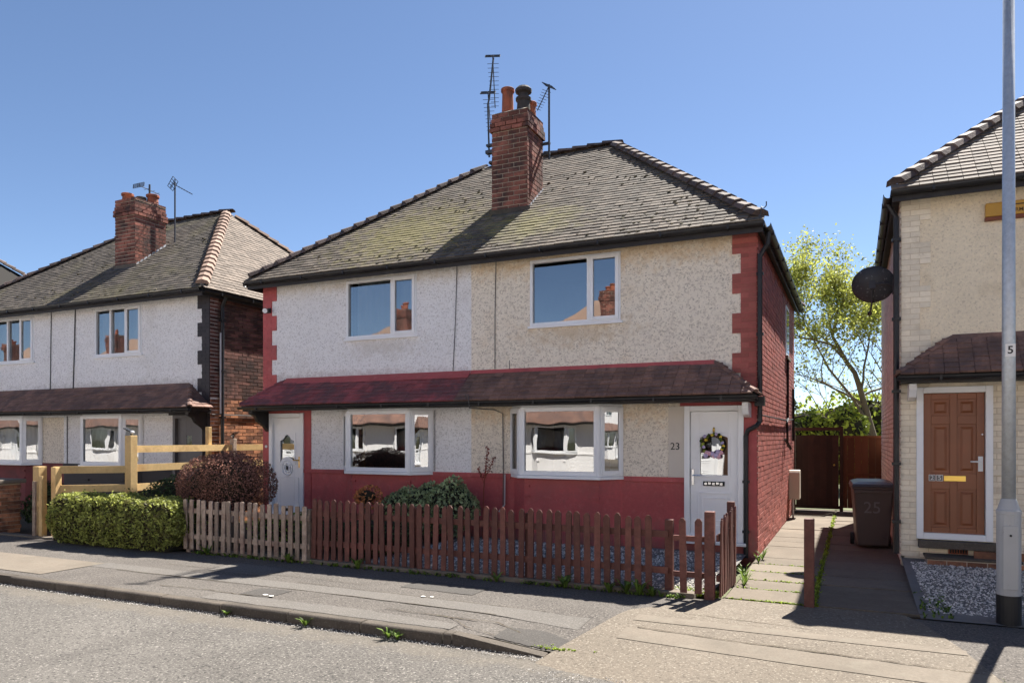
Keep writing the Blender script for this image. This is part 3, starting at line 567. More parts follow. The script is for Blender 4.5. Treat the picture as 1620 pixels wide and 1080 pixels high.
def chimney(H, x0, x1, y0, y1, zt, zb, single, pots, soot=True):
    k = MB(); k.box((x0 + .012, y0 + .012, zb - .6), (x1 - .012, y1 - .012, zt - .02)); ch = k.build('chimney', 'mortar', H)
    out = []
    z = zb - .35; row = 0; bh, j = .071, .018
    top = int((zt - z) / (bh + j))
    while z < zt - .02:
        fromtop = top - row; pr = {0: 0.0, 1: .0, 2: .012, 3: .035, 4: .035}.get(fromtop, 0) if fromtop < 5 else 0
        for (o, u, n, L) in (((x0, y0), (1, 0, 0), (0, -1, 0), x1 - x0), ((x1, y0), (0, 1, 0), (1, 0, 0), y1 - y0), ((x0, y1), (0, -1, 0), (-1, 0, 0), y1 - y0), ((x1, y1), (-1, 0, 0), (0, 1, 0), x1 - x0)):
            o = Vector((*o, 0)) - Vector(u) * pr + Vector(n) * pr
            out += brick_field(o, u, n, L + 2 * pr, z, z + bh - .02, bl=.215, bh=bh, j=j, proud=.002, depth=.11, row0=row, wob=.003)
        z += bh + j; row += 1
    out_front = sorted(out, key=lambda A: (A.translation.y > y1 - .06 or A.translation.x < x0 + .04, A.translation.y))
    pieces('brick', out_front, 'brick', ch, single)
    f = MB(); f.add([(x0 - .01, y0 - .01, zt - .03), (x1 + .01, y0 - .01, zt - .03), (x1 + .01, y1 + .01, zt - .03), (x0 - .01, y1 + .01, zt - .03), (x0 + .15, y0 + .15, zt + .06), (x1 - .15, y0 + .15, zt + .06), (x1 - .15, y1 - .15, zt + .06), (x0 + .15, y1 - .15, zt + .06)],
                    [(0, 1, 5, 4), (1, 2, 6, 5), (2, 3, 7, 6), (3, 0, 4, 7), (4, 5, 6, 7), (3, 2, 1, 0)]); f.build('flaunching', 'mortar', ch)
    for (px, py, r, h, m, cowl) in pots:
        p = MB(); pr = [(r * 1.1, -.05), (r * 1.1, .0), (r, .04), (r * .92, h - .07), (r * 1.14, h - .06), (r * 1.16, h - .01), (r * 1.08, h), (r * .8, h), (r * .75, h - .3)]
        p.lathe(pr, (px, py, zt + .03), 14); q = p.build('chimney_pot', m, ch, smooth=False)
        if cowl:
            c = MB().lathe([(r * .7, 0), (r * .7, .08), (r * 1.2, .1), (r * 1.25, .15), (r * .9, .2), (.02, .21)], (px, py, zt + .03 + h), 14); c.build('cowl', 'sooty_clay', q)
    # stepped lead flashing on the side, apron in front
    fl = MB()
    n = 8; dy = (y1 - y0) / n; kz = RH / RB
    for i in range(n):
        ya = y0 + i * dy; za = RZ + kz * (ya + OY); lf = MB()
        lf.add([(x1 + .014, ya, za + .0), (x1 + .014, ya + dy * 1.05, za + kz * dy * 1.05), (x1 + .016, ya + dy * .95, za + kz * dy + .1), (x1 + .016, ya + dy * .3, za + .14)], [(0, 1, 2, 3)])
        lf.add([(x1 + .014, ya, za + .03), (x1 + .09, ya - .02, za + .015), (x1 + .09, ya + dy, za + kz * dy + .03), (x1 + .014, ya + dy, za + kz * dy + .045)], [(0, 1, 2, 3)]); lf.build('flashing', 'lead', ch)
    za = RZ + kz * (y0 + OY)
    MB().add([(x0 - .06, y0 - .016, za + .12), (x1 + .06, y0 - .016, za + .12), (x1 + .06, y0 - .02, za + .03), (x0 - .06, y0 - .02, za + .03), (x1 + .06, y0 - .16, za - .07), (x0 - .06, y0 - .16, za - .07)], [(0, 1, 2, 3), (3, 2, 4, 5)]).build('flashing', 'roof_tile_dark', ch)
    return ch
def build_house(name, cx, dz, label, C, fy=FY, rz=0):
    H = empty(name, (cx, fy, dz), rz); tag(H, label, 'house', C.get('group'))
    detail = C['detail']; UL, UR = C['left'], C['right']
    # --- openings shared by both halves (mirrored)
    holes = []
    for s in (-1, 1):
        def mk(a, b, z0, z1): holes.append((min(s * a, s * b), max(s * a, s * b), z0, z1))
        mk(1.14, 2.74, 3.68, 4.80); mk(.80, 2.77, BZ0, BZ1 + .06); mk(3.77, 4.66, .2, 2.27)
    for s, U in ((-1, UL), (1, UR)):
        a, c = (0, W) if s > 0 else (-W, 0)
        hs = [h for h in holes if a - .01 <= h[0] and h[1] <= c + .01]
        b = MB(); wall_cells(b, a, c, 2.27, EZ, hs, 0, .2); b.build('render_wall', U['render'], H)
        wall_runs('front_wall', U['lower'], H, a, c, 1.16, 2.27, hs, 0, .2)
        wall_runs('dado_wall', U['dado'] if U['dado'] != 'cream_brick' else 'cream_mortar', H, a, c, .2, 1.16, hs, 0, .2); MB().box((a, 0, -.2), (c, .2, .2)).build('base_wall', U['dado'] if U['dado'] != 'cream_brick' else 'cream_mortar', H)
        # projecting string course on top of the dado
        x0, x1 = (2.8, 3.77) if U['door'] != 'white_ogee' else (2.8, 3.80)
        lo, hi = sorted((s * x0, s * x1)); MB().box((lo, -.03, 1.08), (hi, .0, 1.158)).build('string_course', U['dado'], H, bevel=.006)
        lo, hi = sorted((s * .0, s * .78)); MB().box((lo + .001, -.03, 1.08), (hi - .001, .0, 1.158)).build('string_course', U['dado'], H, bevel=.006)
        # dwarf wall of the bay with little corbels
        pts = [(s * .84, 0), (s * 1.13, -.22), (s * 2.44, -.22), (s * 2.73, 0)]
        MB().prism(pts, -.1, BZ0 - .06).build('bay_base', U['dado'], H)
        for px in (1.18, 2.4):
            for q in range(2): MB().box((s * px - .055, -.25, .78 + q * .17), (s * px + .055, -.2, .82 + q * .17)).build('bay_corbel', U['dado'], H)
        # red surround of the door
        if U.get('surround'):
            m = U['surround']; t = MB()
            lo, hi = sorted((s * 3.70 if s > 0 and U['door'] == 'white_arch' else s * 3.6, s * 4.845)); 
            t.box((lo, -.014, 2.272), (hi, .0, 2.42))
            lo, hi = sorted((s * 4.66, s * 4.845)); t.box((lo, -.014, -.1), (hi, .0, 2.272))
            if U['door'] == 'white_ogee': lo, hi = sorted((s * 3.6, s * 3.77)); t.box((lo, -.014, -.1), (hi, .0, 2.272))
            t.build('door_surround', m, H)
            if U['door'] == 'white_arch': MB().box((3.52, -.016, 1.16), (3.77, 0, 2.27)).build('number_panel', 'cream_smooth', H)
        if U['dado'] == 'cream_brick' and detail:
            w0 = 0 if s > 0 else W; hl = [((h[0] - a), (h[1] - a), h[2], h[3]) for h in hs] + [((min(pts, key=lambda p: p[0])[0] - a), (max(pts, key=lambda p: p[0])[0] - a), -.2, 1.16)]
            br = brick_field((a, 0, 0), (1, 0, 0), (0, -1, 0), W, -.05, 2.42, hl); pieces('front_brick', br, 'cream_brick', H, 250, key=lambda A: abs(A.translation.x - s * W))
        # upper quoin: bricks toothed into the render, four courses wide then four narrow
        if detail:
            def ins(row, s=s): w_ = .36 if (row // 4) % 2 == 0 else .235; return (0, W - w_)
            o = (W, 0, 0) if s > 0 else (-W, 0, 0); u = (-1, 0, 0) if s > 0 else (1, 0, 0)
            n0 = int((EZ - 2.35) / .075); base = MB()
            for blk in range(0, n0 // 4 + 1):
                w_ = .355 if blk % 2 == 0 else .23; za = EZ - (blk + 1) * .3; lo, hi = sorted((s * W, s * (W - w_))); base.box((lo, -.012, max(2.3, za)), (hi, .0, min(EZ, za + .3)))
            q = base.build('quoin', U['quoin_mortar'], H)
            up_ = Vector((0, 0, 1)); ms = []
            for r_ in range(n0):
                w_ = .36 if (r_ // 4) % 2 == 0 else .235; z = EZ - (r_ + 1) * .075 + .005
                cuts = [0, .225, w_] if r_ % 2 else ([0, .112, w_] if w_ > .3 else [0, .112, w_])
                for ca, cb_ in zip(cuts, cuts[1:]):
                    if cb_ - ca < .03: continue
                    x_ = s * (W - (ca + cb_) / 2); ms.append(frame3((x_, -.008 + random.uniform(-.0015, .0015), z + .0325), (1, 0, 0), (0, 1, 0), (0, 0, 1), cb_ - ca - .008, .02, .066))
            pieces('quoin_brick', ms, U['quoin'], q, 300)
        # openings' joinery
        x0, x1 = sorted((s * 1.14, s * 2.74)); upper_window(H, x0, x1, 3.68, 4.80, .66, U['win'], s)
        bay_window(H, s, U['win'], U['inner'])
        x0, x1 = sorted((s * 3.77, s * 4.66))
        if U['door'] == 'panelled': door_panelled(H, x0, x1, .2, 2.27)
        elif U['door'] == 'grey':
            b = MB(); seg_frame(b, (x0, 0), (x1, 0), .2, 2.27, .07, .1); d = b.build('front_door', 'upvc_grey', H); lf = MB(); xm = (x0 + x1) / 2; hl = [(xm - .1, xm + .06, 1.55, 1.82)]; wall_cells(lf, x0 + .07, x1 - .07, .2, 2.2, hl, .02, .06); lf.build('door_leaf', 'upvc_grey', d, bevel=.005)
            pane_at('door_glass', Vector((hl[0][0], .03, 0)), Vector((1, 0, 0)), Vector((0, -1, 0)), 0, .16, 1.55, 1.82, d); MB().box((hl[0][0], .07, 1.54), (hl[0][1], .09, 1.83)).build('glass_backing', 'curtain_ochre', d)
            hd = MB().tube([(x0 + .12, .0, 1.2), (x0 + .12, -.05, 1.2), (x0 + .22, -.05, 1.2)], .012, 6); hd.build('door_handle', 'chrome', d)
        else: door_white(H, x0, x1, .2, 2.27, 'arch' if U['door'] == 'white_arch' else 'ogee')
    # --- side and back walls
    for s, U in ((-1, UL), (1, UR)):
        x0, x1 = sorted((s * W, s * (W - .2))); b = MB(); b.box((x0 + (.012 if s < 0 else 0), .2, -.2), (x1 - (.012 if s > 0 else 0), DEP, EZ)); sd = b.build('side_wall', U['side_mortar'], H)
        if s in C.get('bricks', ()):
            o = (W - .012, 0, 0) if s > 0 else (-W + .012, DEP, 0); u = (0, 1, 0) if s > 0 else (0, -1, 0); n = (s, 0, 0)
            MB().box((x0 + (.012 if s < 0 else 0), .001, -.2), (x1 - (.012 if s > 0 else 0), .2, EZ)).build('corner_pier', U['side_mortar'], H)
            for (za, zb, m) in U['side']: 
                br = brick_field(o, u, n, DEP, za, zb, wob=.003, proud=.026, bh=.067, j=.013, holes=C.get('side_holes', ())); pieces('side_brick', br, m, sd, 0)
    MB().box((-W, DEP, -.2), (W, DEP + .2, EZ)).build('back_wall', 'mortar', H)
    # --- roof
    ex, ey0, ey1 = W + OX, -OY, DEP + OY; ym = (ey0 + ey1) / 2; ax = ex - RA; zt = RZ + RH
    rb = MB().add([(-ex, ey0, RZ), (ex, ey0, RZ), (ex, ey1, RZ), (-ex, ey1, RZ), (-ax, ym, zt), (ax, ym, zt), (-ex, ey0, RZ - .04), (ex, ey0, RZ - .04), (ex, ey1, RZ - .04), (-ex, ey1, RZ - .04)],
                  [(0, 1, 5, 4), (1, 2, 5), (2, 3, 4, 5), (3, 0, 4), (0, 6, 7, 1), (1, 7, 8, 2), (2, 8, 9, 3), (3, 9, 6, 0), (9, 8, 7, 6)])
    roof = rb.build('roof', 'roof_base' if detail else C['tile'], H)
    sl = math.hypot(RB, RH); upv = Vector((0, RB, RH)) / sl; nv = Vector((0, -RH, RB)) / sl
    chx = C.get('chimney')
    if detail:
        def skip(x_, s_):
            if not chx: return False
            X = -ex + x_; Y_ = ey0 + s_ * RB / sl; return chx[0] - .02 < X < chx[1] + .02 and chx[2] - .1 < Y_ < chx[3] + .02
        tl = slope_tiles((-ex, ey0 - .04, RZ - .02), (1, 0, 0), upv, nv, 2 * ex, sl, lambda s: RA * s / sl, lambda s: 2 * ex - RA * s / sl, skip)
        if C.get('crop'): tl = [A for A in tl if C['crop'](A.translation.x)]
        pieces('roof_tile', tl, C['tile'], roof, C.get('single', 0), key=lambda A: (A.translation - Vector((2.5, -4, 3))).length)
        for s in C.get('hips_tiled', ()):
            sl2 = math.hypot(RA, RH); up2 = Vector((-s * RA, 0, RH)) / sl2; n2 = Vector((s * RH, 0, RA)) / sl2
            tl = slope_tiles((s * (ex + .03), ey0 if s > 0 else ey1, RZ - .02), (0, s, 0), up2, n2, 2 * RB, sl2, lambda q: RB * q / sl2, lambda q: 2 * RB - RB * q / sl2)
            pieces('side_roof_tile', tl, C['tile_side'], roof, 0)
        for s in (-1, 1):
            m = C.get('hip_left' if s < 0 else 'hip_right', 'hip')
            hip_run((s * (ex - .07), ey0 + .06, RZ + .06), (s * ax, ym, zt + .02), m, roof)
            hip_run((s * ex, ey1, RZ + .02), (s * ax, ym, zt + .02), C.get('hip_back', m), roof)
        hip_run((-ax, ym, zt + .02), (ax + .25, ym, zt + .02), 'hip', roof, .12, .34, .02, 'ridge_tile')
        if detail == 2: MB().tube([(ex - .06, ey0 + .03, RZ + .05), (ex - .04, ey0 - .0, RZ + .2), (ex + .0, ey0 - .02, RZ + .17), (ex + .03, ey0 - .02, RZ + .2), (ex + .03, ey0 - .02, RZ + .26)], .009, 5).build('hip_iron', 'steel', roof)
        if C.get('moss'):
            mb = MB()
            for k in range(C['moss']):
                s_ = random.random() ** 1.2 * sl * .95; x_ = RA * s_ / sl + random.random() * (2 * ex - 2 * RA * s_ / sl); 
                cl = math.sin(x_ * 1.7) + math.sin(s_ * 2.3 + 1) + random.uniform(-1, 1)
                if cl < .35: continue
                c_ = Vector((-ex, ey0, RZ)) + Vector((1, 0, 0)) * x_ + upv * s_ + nv * .05; r_ = random.uniform(.01, .028); mb.blob(c_, (r_ * 1.5, r_, r_ * .6), 5, 3, .35)
            tag(mb.build('moss', 'moss', roof), kind='stuff')
    if chx:
        x0, x1, y0, y1, zc = chx; chimney(H, x0, x1, y0, y1, zc, RZ + RH / RB * (y0 + OY), C.get('chimney_single', 0), C['pots'])
    # --- eaves: soffit, fascia, gutter with brackets, downpipe
    MB().box((-ex + .03, ey0 + .03, EZ + .002), (ex - .03, 0.02, EZ + .022)).build('soffit', 'black_wood', H)
    for s in (-1, 1): lo, hi = sorted((s * (W + .001), s * (ex - .03))); MB().box((lo, .021, EZ + .002), (hi, ey1, EZ + .022)).build('soffit', 'black_wood', H)
    MB().box((-ex + .02, ey0 + .01, EZ - .09), (ex - .02, ey0 + .032, RZ - .03)).build('fascia', 'black_wood', H)
    for s in (-1, 1): lo, hi = sorted((s * (ex - .02), s * (ex - .044))); MB().box((lo, ey0 + .033, EZ - .09), (hi, ey1, RZ - .03)).build('fascia', 'black_wood', H)
    def gutter(P, Q, out, r=.062):
        P, Q, out = Vector(P), Vector(Q), Vector(out); b = MB(); v = []; f = []; n = 8
        for p in (P, Q):
            for rr in (r, r - .008):
                for i in range(n + 1): a = math.pi + math.pi * i / n; v.append(p + out * math.cos(a) * rr + Vector((0, 0, math.sin(a) * rr)))
        m_ = n + 1
        for i in range(n): f += [(i, i + 1, 2 * m_ + i + 1, 2 * m_ + i), (m_ + i + 1, m_ + i, 3 * m_ + i, 3 * m_ + i + 1)]
        f += [(0, 2 * m_, 3 * m_, m_), (n, m_ + n, 3 * m_ + n, 2 * m_ + n)]
        for k in (0, 2):
            for i in range(n): f.append((k * m_ + i, k * m_ + i + 1, (k + 1) * m_ + i + 1, (k + 1) * m_ + i))
        b.add(v, f); L = (Q - P).length
        for k in range(int(L) + 1):
            c = P + (Q - P) * ((k + .5) / (int(L) + 1)); t = (Q - P).normalized(); b.mbox(frame3(c - Vector((0, 0, .03)), t, out, (0, 0, 1), .03, r * 2.1, r * 1.1))
        return b.build('gutter', 'black', H)
    gutter((-ex, ey0 - .05, RZ - .03), (ex, ey0 - .05, RZ - .03), (0, -1, 0))
    for s in (-1, 1): gutter((s * (ex + .03), ey0, RZ - .05), (s * (ex + .03), ey1, RZ - .05), (s, 0, 0))
    # --- apron roof over the ground floor
    ao, az0, az1 = .56, 2.42, 2.90; ew = W + .04; ra = .62
    ab = MB().add([(-ew, -ao, az0), (ew, -ao, az0), (ew - ra, 0, az1), (-ew + ra, 0, az1), (-ew, -ao, az0 - .04), (ew, -ao, az0 - .04), (ew, 0, az0 - .04), (-ew, 0, az0 - .04)],
                  [(0, 1, 2, 3), (0, 4, 5, 1), (1, 5, 6), (1, 6, 2), (3, 7, 0), (0, 7, 4), (4, 7, 6, 5)])
    apron = ab.build('porch_roof', 'roof_base' if detail else 'apron_tile', H)
    if detail:
        asl = math.hypot(ao, az1 - az0); aup = Vector((0, ao, az1 - az0)) / asl; an = Vector((0, -(az1 - az0), ao)) / asl
        tl = slope_tiles((-ew, -ao - .03, az0 - .015), (1, 0, 0), aup, an, 2 * ew, asl, lambda s: ra * s / asl, lambda s: 2 * ew - ra * s / asl, gauge=.104, tw=.168, th=.028)
        if C.get('crop'): tl = [A for A in tl if C['crop'](A.translation.x)]
        split_x = C.get('apron_split', None); sng = C.get('apron_single', 0)
        if split_x is not None:
            a_ = [A for A in tl if A.translation.x < split_x]; c_ = [A for A in tl if A.translation.x >= split_x]
            pieces('porch_tile', a_, UL['apron'], apron, sng // 2 - 20, key=lambda A: (-A.translation.z, -A.translation.x)); pieces('porch_tile', c_, UR['apron'], apron, sng // 2 + 20, key=lambda A: (-A.translation.x))
        else: pieces('porch_tile', tl, UR['apron'], apron, sng, key=lambda A: abs(A.translation.x - C.get('apron_near', W)))
        # cement fillet along the top, hip ends
        for s, U in ((-1, UL), (1, UR)):
            lo, hi = sorted((s * .002, s * (ew - ra - .03))); fh_ = .13 if U['apron'] == 'apron_red' else .04; MB().add([(lo, -.02 - fh_, az1 - fh_ * .72 + .035), (hi, -.02 - fh_, az1 - fh_ * .72 + .035), (hi, -.002, az1 + .075), (lo, -.002, az1 + .075)], [(0, 1, 2, 3)]).build('cement_fillet', U['fillet'], apron)
            e = [Vector((s * (ew + .01), -ao - .02, az0 + .01)), Vector((s * (ew - ra), -.02, az1 + .02))]
            hip_run(e[0], e[1], 'apron_hip_l' if False else ('apron_red' if U['apron'] == 'apron_red' else 'apron_tile'), apron, .05, .19, .01)
            # side triangle tiles
            sl3 = math.hypot(ra, az1 - az0); 
            tri = slope_tiles((s * (ew + .01), -ao if s > 0 else 0, az0 - .01), (0, s, 0), Vector((-s * ra, 0, az1 - az0)) / sl3, Vector((s * (az1 - az0), 0, ra)) / sl3, ao, sl3, (lambda q: ao * q / sl3) if s > 0 else (lambda q: 0), (lambda q: ao) if s > 0 else (lambda q: ao - ao * q / sl3), gauge=.104, tw=.168, th=.028)
            pieces('porch_side_tile', tri, U['apron'], apron, 0)
    MB().box((-ew + .01, -ao + .02, az0 - .115), (ew - .01, -ao + .042, az0 - .03)).build('fascia', 'black_wood', H)
    MB().box((-ew + .01, -ao + .043, az0 - .10), (ew - .01, -.015, az0 - .085)).build('soffit', 'black_wood' if detail else 'upvc', H)
    for s in (-1, 1): lo, hi = sorted((s * (ew - .01), s * (ew - .032))); MB().box((lo, -ao + .044, az0 - .115), (hi, 0, az0 - .042)).build('fascia', 'black_wood', H)
    gutter((-ew - .03, -ao - .045, az0 - .035), (ew + .03, -ao - .045, az0 - .035), (0, -1, 0), .055)
    # console brackets at the ends
    for s, U in ((-1, UL), (1, UR)):
        x_ = s * (W - .12); lo, hi = x_ - .045, x_ + .045
        if U['bracket'] == 'white_box': 
            MB().prism([(-.40, az0 - .12), (-.40, az0 - .2), (-.34, az0 - .3), (-.1, az0 - .34), (-.02, az0 - .34), (-.02, az0 - .12)], lo, hi, 'x').build('bracket', 'upvc', H, bevel=.006)
        else:
            MB().prism([(-.5, az0 - .105), (-.5, az0 - .17), (-.36, az0 - .22), (-.3, az0 - .32), (-.12, az0 - .42), (-.02, az0 - .52), (-.016, az0 - .105)], lo, hi, 'x').build('bracket', 'black_wood', H, bevel=.008)
    # downpipes where the photograph shows them
    for s, U in ((-1, UL), (1, UR)):
        if U.get('pipe') == 'swan':
            b = MB(); x_ = s * (W + .05); b.tube([(s * (ex + .03), -.06, RZ - .1), (s * (ex + .02), -.06, RZ - .28), (x_ + s * .05, -.05, RZ - .36), (x_, -.06, RZ - .46)], .036, 8); b.tube([(x_, -.06, RZ - .42), (x_, -.06, az0 - .02)], .036, 8)
            b.box((x_ - .07, -.13, az0 - .17), (x_ + .07, .0, az0 - .03)); b.tube([(x_, -.06, az0 - .12), (x_, -.06, az0 - .40), (x_ - s * .05, -.1, az0 - .47), (x_ - s * .17, -.07, az0 - .53), (x_ - s * .2, -.055, az0 - .62), (x_ - s * .2, -.055, -.02)], .036, 8)
            for z_ in (4.2, 3.3, 1.1, .35): b.box(((x_ if z_ > 2.5 else x_ - s * .2) - .05, -.075, z_), ((x_ if z_ > 2.5 else x_ - s * .2) + .05, .0, z_ + .04))
            b.build('downpipe', 'black', H, smooth=False)
        elif U.get('pipe') == 'straight':
            b = MB(); x_ = s * (W + .06); y_ = .28 if s > 0 else -.03; b.tube([(s * (ex + .02), y_, RZ - .1), (x_, y_, RZ - .3), (x_, y_, -.02)], .038, 8)
            for z_ in (4.3, 3.2, 2.2, 1.2, .4): b.box((x_ - .055, y_ - .05, z_), (x_ + .055, y_ + .05, z_ + .04))
            b.build('downpipe', 'black', H)
    return H

U21 = dict(render='white_render', lower='white_render', dado='red_paint', surround='red_paint', quoin='red_paint', quoin_mortar='red_paint', win='net', inner='ochre', door='white_ogee', side=[], side_mortar='sunlit_red_mortar', apron='apron_red', fillet='red_paint', bracket='console')
U23 = dict(render='cream_render', lower='cream_render', dado='red_paint', surround='red_paint', quoin='red_brick', quoin_mortar='red_paint', win='plain', inner='chair', door='white_arch', side=[(-.1, 4.84, 'red_brick')], side_mortar='sunlit_red_mortar', apron='apron_tile', fillet='red_paint', bracket='white_box', pipe='swan')
MAIN = build_house('semi_detached_house', -6.155, 0, 'middle pair of houses with red painted base and the tall chimney, number 23', dict(
    detail=2, left=U21, right=U23, tile='roof_tile', single=290, bricks=(1,), side_holes=((4.9, 5.7, 3.5, 4.6),), chimney=(-.115, .625, 1.05, 1.80, 7.98), chimney_single=290, apron_split=-.05, apron_single=300, moss=700,
    pots=[(.1, 1.3, .115, .5, 'terracotta', False), (.42, 1.33, .13, .28, 'sooty_clay', True), (.44, 1.62, .11, .3, 'terracotta', False)], group='pairs of rendered houses along the street'))
U17 = dict(U21, lower='cream_render', win='three', inner='blind', dado='dull_red', surround=None, quoin='dark_paint', quoin_mortar='dark_paint', door='grey', side=[], side_mortar='mortar', apron='apron_tile', fillet='apron_tile')
U19 = dict(U17, lower='white_render', dado='dark_paint', surround='dark_paint', side=[(-.1, 2.62, 'orange_brick'), (2.65, 4.84, 'sooty_brick')], pipe='straight')
LEFT = build_house('semi_detached_house', -17.345, 0, 'left pair of white houses with bare brick side wall and pale pink hip tiles', dict(
    detail=1, left=U17, right=U19, tile='roof_tile_dark', tile_side='roof_tile_pale', hips_tiled=(1,), single=0, bricks=(1,), chimney=(.42, 1.15, 1.05, 1.95, 7.74), chimney_single=280, apron_single=120, moss=300, hip_right='hip_pink', hip_back='hip_pink',
    crop=lambda x: x > -5, pots=[(.62, 1.25, .13, .2, 'terracotta', False), (.8, 1.5, .11, .16, 'sooty_clay', False), (.95, 1.72, .14, .26, 'terracotta', False)], group='pairs of rendered houses along the street'))
U25 = dict(render='tan_render', lower='cream_mortar', dado='cream_brick', surround=None, quoin='cream_brick', quoin_mortar='cream_mortar', win='plain', inner='blind', door='panelled', side=[(-.1, 4.84, 'pink_brick')], side_mortar='cream_mortar', apron='apron_tile', fillet='apron_tile', bracket='white_box', pipe='straight')
RIGHT = build_house('semi_detached_house', 5.445, .2, 'cream house at the right edge with a brown panelled door, number 25', dict(
    detail=1, left=U25, right=dict(U25, door='white_arch', surround=None, pipe=None, side=[]), tile='roof_tile_pale', single=0, bricks=(-1,), apron_single=150, apron_near=-W, crop=lambda x: x < 1.0, group='pairs of rendered houses along the street'))
UF = dict(U17, dado='red_paint')
FAR = build_house('semi_detached_house', -28.54, 0, 'farthest pair of houses, only its roof corner showing at the left edge', dict(
    detail=1, left=UF, right=UF, tile='roof_tile_pale', single=0, apron_single=0, crop=lambda x: x > 1.0, hips_tiled=(), group='pairs of rendered houses along the street'))
# the other side of the street, seen only in the window panes
UO = dict(render='white_render', lower='white_render', dado='white_render', surround=None, quoin='red_brick', quoin_mortar='red_brick', win='blind', inner='blind', door='white_arch', side=[], side_mortar='orange_brick', apron='apron_red', fillet='red_paint', bracket='console')
def copy_tree(o, parent=None):
    c = o.copy(); COL.objects.link(c); c.parent = parent
    for ch in list(o.children): copy_tree(ch, c)
    return c
OPP = build_house('opposite_house', -9.3, 0, 'white house across the street mirrored in the panes of number 23', dict(detail=0, left=UO, right=UO, tile='hip_pink', chimney=(-.37, .37, 1.05, 1.9, 7.9), chimney_single=0, pots=[(-.15, 1.3, .12, .35, 'terracotta', False), (.15, 1.6, .12, .3, 'terracotta', False)], group='houses across the street'), fy=-5.4, rz=math.pi)
for ox, lb in ((-19.6, 'white house across the street mirrored in the panes of the left middle house'), (-29.9, 'white house across the street mirrored in the left neighbour panes'), (-40.2, 'white house across the street mirrored in the far left panes'), (-50.5, 'last white house westward across the street'),
               (1.0, 'white house across the street directly behind the viewer'), (11.3, 'first white house eastward across the street'), (21.6, 'second white house eastward across the street'), (31.9, 'third white house eastward across the street'), (42.2, 'fourth white house eastward across the street'), (52.5, 'last white house eastward across the street')):
    h_ = copy_tree(OPP); h_.location.x = ox; h_['label'] = lb
#@@PROPS
# ------------------------------------------------------------------ fittings on the houses (children of each house)
def at_house(H, cx, pts, r, name, m, dz=0): return MB().tube([(x - cx, y - FY, z - dz) for x, y, z in pts], r, 6).build(name, m, H)
at_house(MAIN, -6.155, [(-6.44, 11.475, 4.85), (-6.47, 11.475, 3.9), (-6.52, 11.475, 2.98)], .007, 'cable', 'cable')
at_house(MAIN, -6.155, [(-5.66, 11.475, 4.85), (-5.68, 11.475, 3.9), (-5.68, 11.475, 2.98)], .007, 'cable', 'cable')
at_house(MAIN, -6.155, [(-5.40, 11.475, 3.12), (-5.40, 11.475, 2.97)], .006, 'cable', 'cable')
at_house(MAIN, -6.155, [(-5.92, 10.87, 2.42), (-5.92, 10.84, 2.5), (-5.86, 10.82, 2.5), (-5.84, 10.83, 2.28), (-5.6, 11.3, 2.26), (-5.52, 11.46, 2.2), (-5.51, 11.46, 1.2), (-5.5, 11.43, .6)], .009, 'cable', 'cable')
at_house(MAIN, -6.155, [(-5.47, 11.44, 1.15), (-5.47, 11.43, .62), (-5.56, 11.38, .5)], .011, 'cable', 'pale_pipe')
at_house(MAIN, -6.155, [(-6.9, 11.475, 2.28), (-6.9, 11.475, 1.17)], .006, 'cable', 'cable')
at_house(LEFT, -17.345, [(-17.8, 11.475, 4.85), (-17.84, 11.475, 2.95)], .009, 'cable', 'black'); at_house(LEFT, -17.345, [(-16.9, 11.475, 4.85), (-16.93, 11.47, 3.9), (-16.98, 11.475, 2.95)], .012, 'cable', 'black')
at_house(LEFT, -17.345, [(-17.2, 11.475, 2.3), (-17.2, 11.475, 1.15)], .009, 'cable', 'black')
at_house(LEFT, -17.345, [(-12.44, 11.72, 4.05), (-12.44, 11.72, 2.3)], .02, 'waste_pipe', 'pale_pipe')
at_house(LEFT, -17.345, [(-12.46, 11.5, 2.28), (-12.46, 18, 2.26)], .012, 'cable', 'cable')
# side wall of number 23: window, meter box and pipes
w = MB(); w.box((W - .03, 4.92, 3.52), (W + .03, 5.68, 4.58)); w = w.build('side_window', 'upvc', MAIN, bevel=.005)
MB().box((W + .0, 5.0, 3.6), (W + .034, 5.6, 4.5)).build('pane', 'car_glass', w); MB().box((W - .02, 4.88, 3.44), (W + .07, 5.72, 3.51)).build('sill', 'concrete', w)
b = MB(); b.prism([(5.75, .42), (6.15, .42), (6.15, 1.0), (6.1, 1.06), (5.8, 1.06), (5.75, 1.0)], W + .014, W + .24, 'x'); mb_ = b.build('meter_box', 'cream_box', MAIN, bevel=.012)
MB().tube([(W + .1, 5.85, .42), (W + .1, 5.85, -.02)], .022, 6).build('gas_pipe', 'pale_pipe', MAIN)
b = MB(); b.tube([(W + .04, 5.2, 3.45), (W + .04, 5.2, 2.2), (W + .06, 4.7, 2.1), (W + .06, 4.9, 1.6)], .025, 6); b.tube([(W + .05, .1, 2.12), (W + .05, 4.6, 2.14), (W + .05, 6.6, 2.2)], .012, 6); b.tube([(W + .05, 6.6, 2.9), (W + .05, 6.6, 1.7)], .03, 6); b.tube([(W + .02, 6.9, 2.25), (W + .3, 6.9, 2.3)], .02, 6); b.tube([(W + .05, 4.4, 1.75), (W + .14, 4.6, 1.55)], .03, 6)
b.build('waste_pipe', 'black', MAIN)
text_mesh('23', .155, 'house_number', 'black_ink', MAIN, (-2.53 + 6.155, -.02, 1.64), (R(90), 0, 0), .003)
b = MB(); b.lathe([(.03, 0), (.03, .012)], (0, 0, 0), 10); o = b.build('number_disc', 'white_plate', MAIN); o.location = (-4.75, -.02, 1.6); o.rotation_euler = (R(90), 0, 0)
